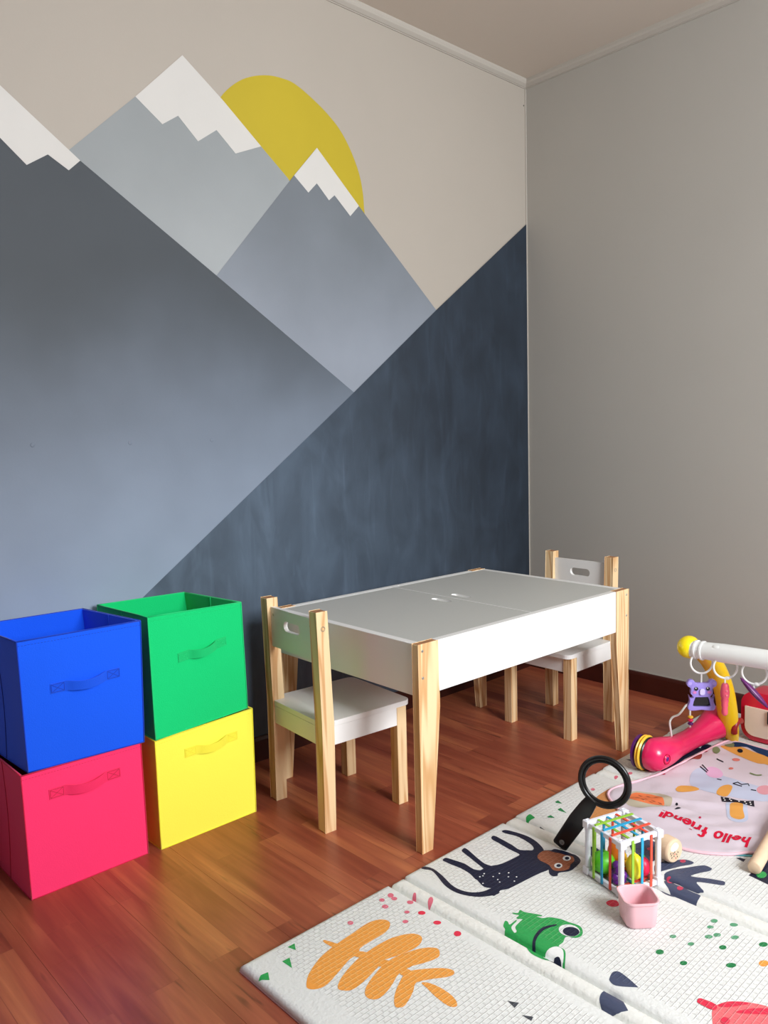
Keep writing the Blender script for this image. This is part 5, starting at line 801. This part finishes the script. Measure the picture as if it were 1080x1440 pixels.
d0 = (ctr[0]-ctr[1]).normalized()
pre = [ctr[0]+d0*.0465*math.sin(a) for a in (1.45, 1.2, .9, .6, .3)]; prr = [.0465*math.cos(a) for a in (1.45, 1.2, .9, .6, .3)]
tube(bm, pre+ctr, prr+rad, 24); arm = put(gym, 'pink_arm', bm, M_pk, smooth=60, label='hot pink plastic arm')
kc = gp(-.668, -.938, .0645)
def disc(name, y0, y1, r, m, par, rnd=.004):
    bm = new(); lathe(bm, [(0, 0), (r-rnd, 0), (r, rnd), (r, y1-y0-rnd), (r-rnd, y1-y0), (0, y1-y0)], 32, Matrix.Translation(kc+Vector((-.0, y0, 0))) @ Matrix.Rotation(-PI/2, 4, 'X')); return obj(name, bm, m, par, smooth=40)
disc('black_band', .010, .020, .0475, M_bk, arm); disc('yellow_ring', .018, .027, .0515, M_yel2, arm); disc('yellow_ring', .028, .035, .0505, M_yel2, arm); disc('purple_cap', .035, .052, .048, M_pur, arm, .012)
# round speaker recess at the end of the arm, facing the blanket; deep pink paints in the hollow's shade
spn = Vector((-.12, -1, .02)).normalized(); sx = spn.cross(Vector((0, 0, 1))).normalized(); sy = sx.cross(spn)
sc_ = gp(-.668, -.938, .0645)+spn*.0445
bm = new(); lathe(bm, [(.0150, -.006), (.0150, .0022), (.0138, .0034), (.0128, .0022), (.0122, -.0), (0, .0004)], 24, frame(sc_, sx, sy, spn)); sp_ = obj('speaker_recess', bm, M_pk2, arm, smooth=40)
bm = new(); lathe(bm, [(.0075, .0002), (.0065, .0018), (0, .0026)], 14, frame(sc_-sx*.002, sx, sy, spn)); obj('recess_button', bm, M_pur, arm, smooth=True)
# bead wire on the arm
bm = new(); W = [(-.545, -.93, .078), (-.552, -.93, .105), (-.557, -.93, .130), (-.540, -.93, .141), (-.505, -.93, .139), (-.480, -.93, .146), (-.455, -.93, .156), (-.435, -.93, .150), (-.430, -.93, .128), (-.430, -.93, .070)]
tube(bm, smoothpts([gp(*p) for p in W], False, 4), .0032, 8); bw = put(gym, 'bead_wire', bm, M_wp, smooth=True, label='white bent bead wire')
for z, r, m, nm in ((.113, .0085, M_yel2, 'yellow_bead'), (.103, .0085, M_pk, 'pink_bead'), (.092, .0085, M_pur, 'purple_bead')):
    bm = new(); ball(bm, gp(-.4305, -.932, z), r, 14, (1, 1, .62)); obj(nm, bm, m, bw, smooth=True)
# yellow arch post, wide flat section leaning over the mat
bm = new(); AP = [(-.285, -1.0, .020), (-.308, -1.0, .060), (-.325, -1.0, .116), (-.342, -1.0, .17), (-.364, -1.0, .215), (-.396, -1.0, .257), (-.442, -1.0, .304), (-.495, -1.0, .341), (-.550, -1.0, .364), (-.590, -1.0, .370)]
AR = [.019, .028, .031, .031, .031, .032, .032, .030, .028, .018]
c = smoothpts([gp(*p) for p in AP], False, 3); r_ = []
for i in range(len(AR)-1): r_ += [AR[i]+(AR[i+1]-AR[i])*k/3 for k in range(3)]
r_.append(AR[-1]); tube(bm, c, r_, 20, flat=.85); post = put(gym, 'yellow_arch_post', bm, M_yel, smooth=60, label='yellow curved arch post')
bm = new(); ball(bm, gp(-.572, -.994, .374), .033, 18, (1.15, .95, .98)); obj('arch_knob', bm, mat('bright_yellow_plastic', (250, 226, 20), .3, coat=.2), post, smooth=True)
bm = new(); c = [(-.32, -1.02, .055), (-.325, -1.022, .075), (-.31, -1.024, .088), (-.285, -1.024, .085)]
tube(bm, smoothpts([gp(*p) for p in c], False, 3), .010, 10); put(gym, 'red_latch', bm, mat('brick_red_plastic', (150, 30, 30), .35), smooth=60)
# second post, outside the picture
bm = new(); tube(bm, [Vector((v.x, -1.69-v.y-2*(GO.y), v.z)) if False else Vector((v.x, -.68-v.y, v.z)) for v in smoothpts([gp(*p) for p in AP], False, 3)], r_, 20, flat=.85); put(gym, 'yellow_arch_post', bm, M_yel, smooth=60, label='yellow curved arch post')
# white bar
bm = new(); B = [(-.58, -.998-.7*k/14, .372+.010*math.sin(PI*k/14)) for k in range(15)]
tube(bm, [gp(*p) for p in B], [.0245]*2+[.0265]*11+[.0245]*2, 20); bar = put(gym, 'white_bar', bm, M_wp, smooth=60, label='white ribbed crossbar')
bm = new(); ball(bm, gp(-.58, -.998, .372), .0242, 18, (1, .5, 1)); obj('bar_end', bm, M_wp, bar, smooth=True)
for y in (-1.022, -1.040):
    bm = new(); tube(bm, [gp(-.58, y-.0025, .373), gp(-.58, y+.0025, .373)], .0275, 24); obj('bar_collar', bm, M_wp, bar, smooth=40)
for k in range(9):
    y = -1.085-.045*k
    bm = new(); ball(bm, gp(-.594, y, .3935), .011, 12, (.7, 1.3, .45), rot=Matrix.Rotation(-.6, 3, 'Y').to_euler()); obj('oval_stud', bm, M_wp, bar, smooth=True)
# red piano with cream key panels
py0, py1 = -1.012, -1.66
bm = new(); pr = []
plate(bm, [rrect(py1, .020, py0, .176, .042, 8)], .09, frame(gp(-.255, 0, 0), (0, 1, 0), (0, 0, 1), (1, 0, 0)))
piano = put(gym, 'piano_body', bm, M_red, bevel=.010, seg=3, smooth=50, label='crimson piano housing')
def on_front(name, loops, t, m, d=0.0): 
    bm = new(); plate(bm, loops, t, frame(gp(-.255-d, 0, 0), (0, -1, 0), (0, 0, 1), (-1, 0, 0))); return obj(name, bm, m, piano, bevel=.002)
a = -py0
M_key = mat('cream_key_plastic', (232, 216, 200), .35)
for k in range(6):
    y = a+.014+k*.088
    lp = [(y, .128), (y+.086, .128)] + [(y+.086-.02+.02*math.cos(t), .056-.02*math.sin(t)) for t in [i*PI/10 for i in range(6)]] + [(y+.03-.03*math.sin(t), .066-.03*math.cos(t)) for t in [i*PI/10 for i in range(6)]]
    on_front('white_key', [lp[::-1]], .006, M_key)
for k in range(5):
    y = a+.014+.087+k*.088
    on_front('black_key', [rrect(y-.016, .086, y+.016, .128, .004)], .011, M_bk, .001)

# ------------------------------------------------------------------ toys hanging from the bar
def hanging(name, label, y, zc=.338, rr_=.031, turn=0.0):
    t = thing(name, label, 'hanging toy', (-.58, y, .3995), turn, 'toys hanging from the white bar')
    bm = new(); n = 28
    tube(bm, [(0, .031*math.cos(2*PI*k/n), -.062+.031*math.sin(2*PI*k/n)) for k in range(n)], .0031, 8, closed=True)
    put(t, 'ring', bm, M_wp, smooth=True); return t
Zl = lambda z: z-.3995
t = hanging('koala_teether', 'lilac koala teether hanging first from the yellow knob end of the bar', -1.036, turn=.78)
bm = new(); box(bm, (-.001, -.002, -.122), (.001, .002, -.090)); put(t, 'strap', bm, M_wp)
s = .041
def kpt(*L_): return [(x*s, z*s-.1525) for x, z in L_]
headL = smoothpts([(p[0], p[1], 0) for p in kpt((0, .80), (-.42, .80), (-.56, .98), (-.82, 1.02), (-1.0, .82), (-.96, .58), (-.74, .42), (-.74, .05), (-.55, -.22), (-.78, -.30), (-.86, -.08), (-.78, -.02)[:0] or (-.86, -.12), (-.80, -.50), (-.92, -.85), (-.86, -1.12), (-.55, -1.16), (0, -1.10))], False, 3)
L1 = [(p.x, p.y) for p in headL]; L2 = [(-x, z) for x, z in L1[::-1]]
outline = L1+L2[1:-1]
hole = [(x, z) for x, z in kpt((-.44, -.20), (.44, -.20), (.55, -.50), (.62, -.84), (.46, -.90), (-.46, -.90), (-.62, -.84), (-.55, -.50))]
fr = frame((-.006, 0, 0), (0, -1, 0), (0, 0, 1), (-1, 0, 0)); fr[0][3] = .006
bm = new(); plate(bm, [outline, hole], .012, fr); kb = put(t, 'koala_body', bm, M_lil, bevel=.0025, smooth=50)
bm = new(); plate(bm, [[(x*1.02, z) for x, z in hole]], .004, fr); obj('mirror', bm, mat('dark_mirror', (14, 14, 16), .06), kb)
def kface(name, e, m, th=.0018):
    bm = new(); plate(bm, [ellipse(*[v*s if i != 1 else v*s-.1525 for i, v in enumerate(e)])], .0125+th, fr); obj(name, bm, m, kb)
for sgn in (-1, 1):
    kface('eye', (sgn*.40, .40, .13, .13), M_bk); kface('eye_glint', (sgn*.40-.04, .46, .04, .04), M_wp, .0024); kface('cheek', (sgn*.50, .14, .13, .10), mat('blush_pink_rubber', (206, 122, 186), .45), .0008); kface('inner_ear', (sgn*.82, .78, .13, .13), mat('light_lilac_rubber', (174, 158, 232), .45), .0008)
bm = new(); plate(bm, [rrect(-.17*s, -.02*s-.1525, .17*s, .40*s-.1525, .12*s)], .017, fr); obj('nose', bm, mat('pale_lilac_rubber', (206, 198, 240), .4), kb, bevel=.002)
t = hanging('pink_rattle', 'slim coral pink rattle hanging second from the knob end, seen edge-on', -1.104, turn=.62)
bm = new(); box(bm, (-.001, -.002, -.115), (.001, .002, -.090)); put(t, 'strap', bm, M_wp)
bm = new(); ball(bm, (0, -.006, -.0925), .0065, 10, (.6, 1.3, .8)); put(t, 'ring_clip', bm, M_wp, smooth=True)
bm = new(); prof = [(-.100, .007), (-.106, .010), (-.125, .0125), (-.138, .0115), (-.142, .009), (-.150, .0105), (-.157, .0085), (-.163, .0095), (-.170, .0075), (-.176, .0085), (-.186, .0085), (-.192, .004)]
tube(bm, [(0, 0, z-.008) for z, r in prof], [r for z, r in prof], 12); rb = put(t, 'rattle_body', bm, M_orr, smooth=60)
for z in (-.118, -.131):
    bm = new(); ball(bm, (-.011, -.002, z-.008), .0035, 8); obj('raised_dot', bm, mat('light_coral_rubber', (246, 130, 146), .4), rb, smooth=True)
t = hanging('purple_leaf_teether', 'dark purple leaf teether hanging third from the knob end, in front of the piano', -1.183, turn=.3)
bm = new(); box(bm, (-.001, -.002, -.114), (.001, .002, -.090)); put(t, 'strap', bm, M_wp)
bm = new(); ball(bm, (0, -.006, -.0925), .0065, 10, (.6, 1.3, .8)); put(t, 'ring_clip', bm, M_wp, smooth=True)
bm = new(); a = Vector((-.006, .034, -.078)); b = Vector((-.006, -.036, -.152)); n = 12
tube(bm, [a.lerp(b, k/n) for k in range(n+1)], [.0015+.0105*math.sin(PI*k/n)**.7 for k in range(n+1)], 10, flat=.7); lf = put(t, 'leaf', bm, mat('plum_rubber', (98, 24, 100), .35), smooth=60)
bm = new(); tube(bm, [a.lerp(b, .05)+Vector((-.010, 0, 0)), a.lerp(b, .5)+Vector((-.0125, 0, 0)), a.lerp(b, .95)+Vector((-.008, 0, 0))], .0016, 6); obj('leaf_vein', bm, mat('dark_plum_rubber', (70, 12, 76), .35), lf, smooth=True)

# ------------------------------------------------------------------ magnifying glass leaning on the sorting cube
th_ = math.radians(32); mv = Uv*.993-Rv*.12; wv = Rv*.993+Uv*.12; wv = (wv*math.cos(th_)-Fv*math.sin(th_)).normalized()
nv = mv.cross(wv).normalized()
C0 = Vector((-2.73371, -2.05688, 1.00128))
A0 = Vector((-1.214, -.997, .024)); dc = mv*.1591+wv*.1254; hd = dc.normalized(); Rc = A0+dc; hp = hd.cross(nv).normalized()
mg_t = thing('magnifying_glass', 'toy magnifying glass with black rim and handle leaning on the white sorting cube', 'magnifying glass', A0)
bm = new(); n = 48; ro, rt = .0560, .0062
cen = Rc-A0
ring = [cen+(mv*math.cos(2*PI*k/n)+wv*math.sin(2*PI*k/n))*ro for k in range(n)]
tube(bm, ring, rt, 10, closed=True, up=nv); put(mg_t, 'rim', bm, M_bk, smooth=True)
bm = new(); tube(bm, [cen+(mv*math.cos(2*PI*k/n)+wv*math.sin(2*PI*k/n))*(ro-.008) for k in range(n)], .0035, 8, closed=True, up=nv); put(mg_t, 'inner_lip', bm, M_bk, smooth=True)
gl = bpy.data.materials.new('clear_lens'); gl.use_nodes = True; b_ = gl.node_tree.nodes['Principled BSDF']; b_.inputs['Transmission Weight'].default_value = 1; b_.inputs['Roughness'].default_value = 0; b_.inputs['IOR'].default_value = 1.01; b_.inputs['Base Color'].default_value = (1, 1, 1, 1)
bm = new(); plate(bm, [ellipse(0, 0, ro-.008, ro-.008, 40)], .0012, frame(cen, mv, wv, nv)); put(mg_t, 'lens', bm, gl)
bm = new(); hl = (dc.length-ro+.004)
mt = frame(Vector((0, 0, 0)), hd, hp, nv)
plate(bm, [[(-.004, -.0150), (.0, -.0185), (hl*.55, -.0205), (hl*.8, -.018), (hl, -.014), (hl, .014), (hl*.8, .018), (hl*.55, .0205), (0, .0185), (-.004, .0150)], ellipse(.011, 0, .0045, .0045, 12)], .012, Matrix.Translation(-nv*.006) @ mt)
put(mg_t, 'handle', bm, M_bk, bevel=.002, smooth=50)
bm = new(); lathe(bm, [(.0062, -.0066), (.0062, .0066), (.0042, .0066), (.0042, -.0066), (.0062, -.0066)], 16, frame(hd*.011, hd, hp, nv)); put(mg_t, 'hanging_eyelet', bm, mat('grey_plastic', (120, 120, 120), .4), smooth=40)

# ------------------------------------------------------------------ white sensory sorting cube
ct = thing('sensory_sorting_cube', 'white plastic toy cube strung with green, blue and red elastic bands', 'toy cube', (-1.229, -1.170, .0165), -.285)
M_tw = mat('white_toy_plastic', (236, 238, 248), .35); S = .117; hs = S/2; ZT = .124; pw = .0062
for sx_ in (-1, 1):
    for sy_ in (-1, 1):
        cx, cyy = sx_*(hs-pw), sy_*(hs-pw)
        bm = new(); lathe(bm, [(.0062, .01), (.0062, ZT-.01)], 16, Matrix.Translation((cx, cyy, 0))); pc = put(ct, 'corner_post', bm, M_tw, smooth=40)
        for z0, z1 in ((0, .018), (ZT-.018, ZT)):
            bm = new(); box(bm, (cx-.0085, cyy-.0085, z0), (cx+.0085, cyy+.0085, z1)); obj('corner_block', bm, M_tw, pc, bevel=.002)
            bm = new(); lathe(bm, [(0, 0), (.0055, 0), (.0055, .0012), (.0035, .0012), (.003, .0004), (0, .0004)], 12, Matrix.Translation((cx, cyy, z1-.0003))); obj('corner_cap', bm, M_tw, pc, smooth=30)
for z0 in (.001, ZT-.013):
    for ax_ in (0, 1):
        for sgn in (-1, 1):
            bm = new(); a, b = [0, 0, z0], [0, 0, z0+.011]
            a[ax_], b[ax_] = -hs+.013, hs-.013; a[1-ax_] = sgn*(hs-.001); b[1-ax_] = sgn*(hs-.010)
            box(bm, a, b); rl = put(ct, 'rail', bm, M_tw, bevel=.0012)
bands = [('green_band', mat('lime_elastic', (150, 200, 60), .6), -.026), ('blue_band', mat('sky_blue_elastic', (40, 164, 210), .6), 0.0), ('red_band', mat('coral_red_elastic', (236, 84, 62), .6), .026)]
def strap(pts, nrm, m, nm, w=.0030, t=.0010):
    bm = new(); P = [Vector(p) for p in pts]; N_ = Vector(nrm); d = (P[-1]-P[0]).normalized(); sd = d.cross(N_).normalized()
    r = [[bm.verts.new(p+sd*w*a+N_*t*b) for a, b in ((-1, -1), (1, -1), (1, 1), (-1, 1))] for p in P]
    for a, b in zip(r, r[1:]):
        for k in range(4): bm.faces.new((a[k], a[(k+1) % 4], b[(k+1) % 4], b[k]))
    bm.faces.new(r[0][::-1]); bm.faces.new(r[-1]); put(ct, nm, bm, m)
for nm, m, o_ in bands:
    for sgn in (-1, 1):
        strap([(o_, sgn*(hs+.0005), .004), (o_, sgn*(hs+.0005), ZT-.004)], (0, sgn, 0), m, nm)
        strap([(sgn*(hs+.0005), -sgn*0-o_, .004), (sgn*(hs+.0005), -o_, ZT-.004)], (sgn, 0, 0), m, nm)
    strap([(-hs+.004, -o_, ZT+.0004), (hs-.004, -o_, ZT+.0004)], (0, 0, 1), m, nm)
    strap([(o_, -hs+.004, ZT-.0035), (o_, hs-.004, ZT-.0035)], (0, 0, 1), m, nm)
    strap([(-hs+.004, -o_, .0025), (hs-.004, -o_, .0025)], (0, 0, 1), m, nm)
    strap([(o_, -hs+.004, .0055), (o_, hs-.004, .0055)], (0, 0, 1), m, nm)
# sensory shapes inside, each a loose toy
cr_, sr_ = math.cos(-.285), math.sin(-.285)
def inw(x, y, z): return (-1.229+x*cr_-y*sr_, -1.170+x*sr_+y*cr_, .0165+z)
def shape_toy(name, label, loc, m, fn, n=22, rings=12, part='body'):
    t = thing(name, label, 'sensory ball', loc, 0, 'soft shapes inside the sorting cube')
    bm = new(); vs = []
    for i in range(rings+1):
        th = PI*i/rings
        vs.append([bm.verts.new(fn(th, 2*PI*k/n)) for k in (range(n) if 0 < i < rings else [0])])
    for a, b in zip(vs, vs[1:]):
        for k in range(n):
            q = []
            for v in (a[k % len(a)], a[(k+1) % len(a)], b[(k+1) % len(b)], b[k % len(b)]):
                if v not in q: q.append(v)
            if len(q) > 2: bm.faces.new(q)
    put(t, part, bm, m, smooth=True); return t
def sph(r, sx=1, sy=1, sz=1, ribs=0, amp=0):
    def f(th, ph):
        k = r*(1+amp*abs(math.cos(ribs*ph/2))) if ribs else r
        return (k*math.sin(th)*math.cos(ph)*sx, k*math.sin(th)*math.sin(ph)*sy, r*math.cos(th)*sz)
    return f
t = shape_toy('green_apple_ball', 'bright green ribbed ball in the left corner of the sorting cube', inw(-.030, .027, .033), mat('apple_green_silicone', (96, 204, 40), .4), sph(.0245, ribs=7, amp=.06))
bm = new(); tube(bm, [(0, 0, .022), (.001, 0, .029)], [.003, .002], 8); put(t, 'stem', bm, mat('green_stem', (60, 140, 30), .5))
t = shape_toy('orange_carrot_ball', 'orange pointed ball behind the purple one in the sorting cube', inw(.004, .024, .046), mat('orange_silicone', (244, 124, 30), .4), sph(.019, sz=1.55))
bm = new(); lathe(bm, [(.004, .026), (.006, .031), (0, .034)], 8); put(t, 'leaf_tip', bm, mat('leaf_green_silicone', (60, 150, 50), .5))
t = thing('purple_grape_ball', 'purple bobbly grape ball between the green and yellow ones in the cube', 'sensory ball', inw(-.026, -.018, .022), 0, 'soft shapes inside the sorting cube')
M_gr = mat('grape_purple_silicone', (96, 30, 132), .35); k = 0
for (a, b, c) in ((0, 0, 0), (.011, 0, .004), (-.010, .002, .002), (0, .011, .003), (.002, -.008, .004), (.006, .003, .014), (-.006, -.002, .014), (0, .006, .022), (.006, -.003, -.009), (-.006, .003, -.009)):
    bm = new(); ball(bm, (a, b, c), .0095, 12); put(t, 'grape', bm, M_gr, smooth=True)
t = shape_toy('yellow_lemon_ball', 'yellow lemon ball behind the cup in the sorting cube', inw(.006, -.031, .041), mat('lemon_silicone', (250, 232, 40), .4), sph(.0180, sz=1.6, ribs=5, amp=.05))
bm = new(); lathe(bm, [(.005, .024), (.002, .031), (0, .033)], 10); put(t, 'tip', bm, mat('lemon_tip', (236, 214, 40), .4))
t = shape_toy('red_strawberry_ball', 'raspberry red ball in the right corner of the sorting cube', inw(.0375, -.020, .0275), mat('raspberry_silicone', (226, 28, 76), .4), sph(.0185, sz=1.2, ribs=6, amp=.05))
bm = new(); lathe(bm, [(.007, .024), (.004, .028), (0, .027)], 6); put(t, 'leaf_cap', bm, mat('cap_green_silicone', (50, 150, 60), .5))
t = thing('yellow_flower_rattle', 'small yellow bobbly rattle seen through the top bands of the cube', 'sensory ball', inw(.032, .034, .016), 0, 'soft shapes inside the sorting cube')
M_fy = mat('golden_bead', (246, 206, 40), .35)
for k in range(9):
    a = 2*PI*k/6; r, z = ((.011, 0) if k < 6 else (.006, .010)); bm = new(); ball(bm, (r*math.cos(a), r*math.sin(a), z), .0065, 10); put(t, 'bead', bm, M_fy, smooth=True)

# ------------------------------------------------------------------ pink silicone cup
cu = thing('silicone_cup', 'pale pink rounded-square silicone cup standing in front of the sorting cube', 'cup', (-1.343, -1.272, .0165), -.70)
M_cup = mat('pale_pink_silicone', (240, 190, 198), .42, .35)
bm = new(); rows = []
def cring(hw, r, z): return [bm.verts.new((p[0], p[1], z)) for p in rrect(-hw, -hw, hw, hw, r, 6)]
for hw, r, z in ((.022, .010, 0), (.0288, .015, .0008), (.0312, .0165, .004), (.0328, .0172, .030), (.0340, .018, .0495), (.0358, .0188, .0508), (.0364, .019, .0530), (.0358, .0186, .0552), (.0334, .0175, .0555), (.0318, .0165, .0538), (.0306, .0155, .030), (.0284, .014, .006), (.0255, .012, .004), (.015, .006, .004)):
    rows.append(cring(hw, r, z))
n = len(rows[0])
for a, b in zip(rows, rows[1:]):
    for k in range(n): bm.faces.new((a[k], a[(k+1) % n], b[(k+1) % n], b[k]))
bm.faces.new(rows[0][::-1]); bm.faces.new(rows[-1]); put(cu, 'cup_body', bm, M_cup, smooth=50)

# ------------------------------------------------------------------ wooden rattle and dowel
M_bw = mat('pale_beech', (232, 204, 172), .5, var=.05, vscale=40)
rt_ = thing('wooden_drum_toy', 'small round wooden toy with a printed face lying behind the sorting cube', 'wooden toy', (-1.090, -1.214, .0165), -.22)
bm = new(); lathe(bm, [(0, 0), (.024, 0), (.0272, .003), (.0278, .006), (.0278, .030), (.024, .033), (0, .033)], 32, Matrix.Translation((0, -.008, .028)) @ Matrix.Rotation(-PI/2, 4, 'X')); bb_ = put(rt_, 'drum', bm, M_bw, smooth=40)
fr = frame((0, -.0079, .028), (1, 0, 0), (0, 0, 1), (0, -1, 0)); P_w = mat('white_print', (244, 244, 240), .5)
bm = new(); plate(bm, [[(p.x, p.y) for p in smoothpts([(-.012, .004, 0), (-.002, .001, 0), (.008, .004, 0), (.012, .012, 0), (.002, .021, 0), (-.008, .018, 0), (-.014, .010, 0)], True, 4)]], .0003, fr); obj('white_print', bm, P_w, bb_)
for (x, y, m) in ((-.012, -.006, M_bk), (-.006, -.003, M_bk), (-.010, -.012, M_bk), (-.003, -.010, M_bk), (.006, -.008, M_bk), (.003, -.016, M_red), (.000, -.006, M_red), (-.014, -.001, M_bk), (.010, -.004, M_bk), (-.001, -.001, M_bk), (.008, -.014, M_bk)):
    bm = new(); plate(bm, [ellipse(x, y, .0012, .0022, 8, x*40)], .0004, fr); obj('printed_dash', bm, m, bb_)
dw = thing('wooden_dowel', 'thick pale wooden dowel lying at the right edge over the dark print', 'dowel', (-1.015, -1.367, .0165))
bm = new(); a = Vector((0, 0, .0152)); d = Vector((.98, .14, .035)).normalized()
tube(bm, [a, a+d*.0015, a+d*.004, a+d*.396, a+d*.3985, a+d*.40], [.0120, .0140, .0148, .0148, .0140, .0120], 28); put(dw, 'dowel_rod', bm, M_bw, smooth=50)
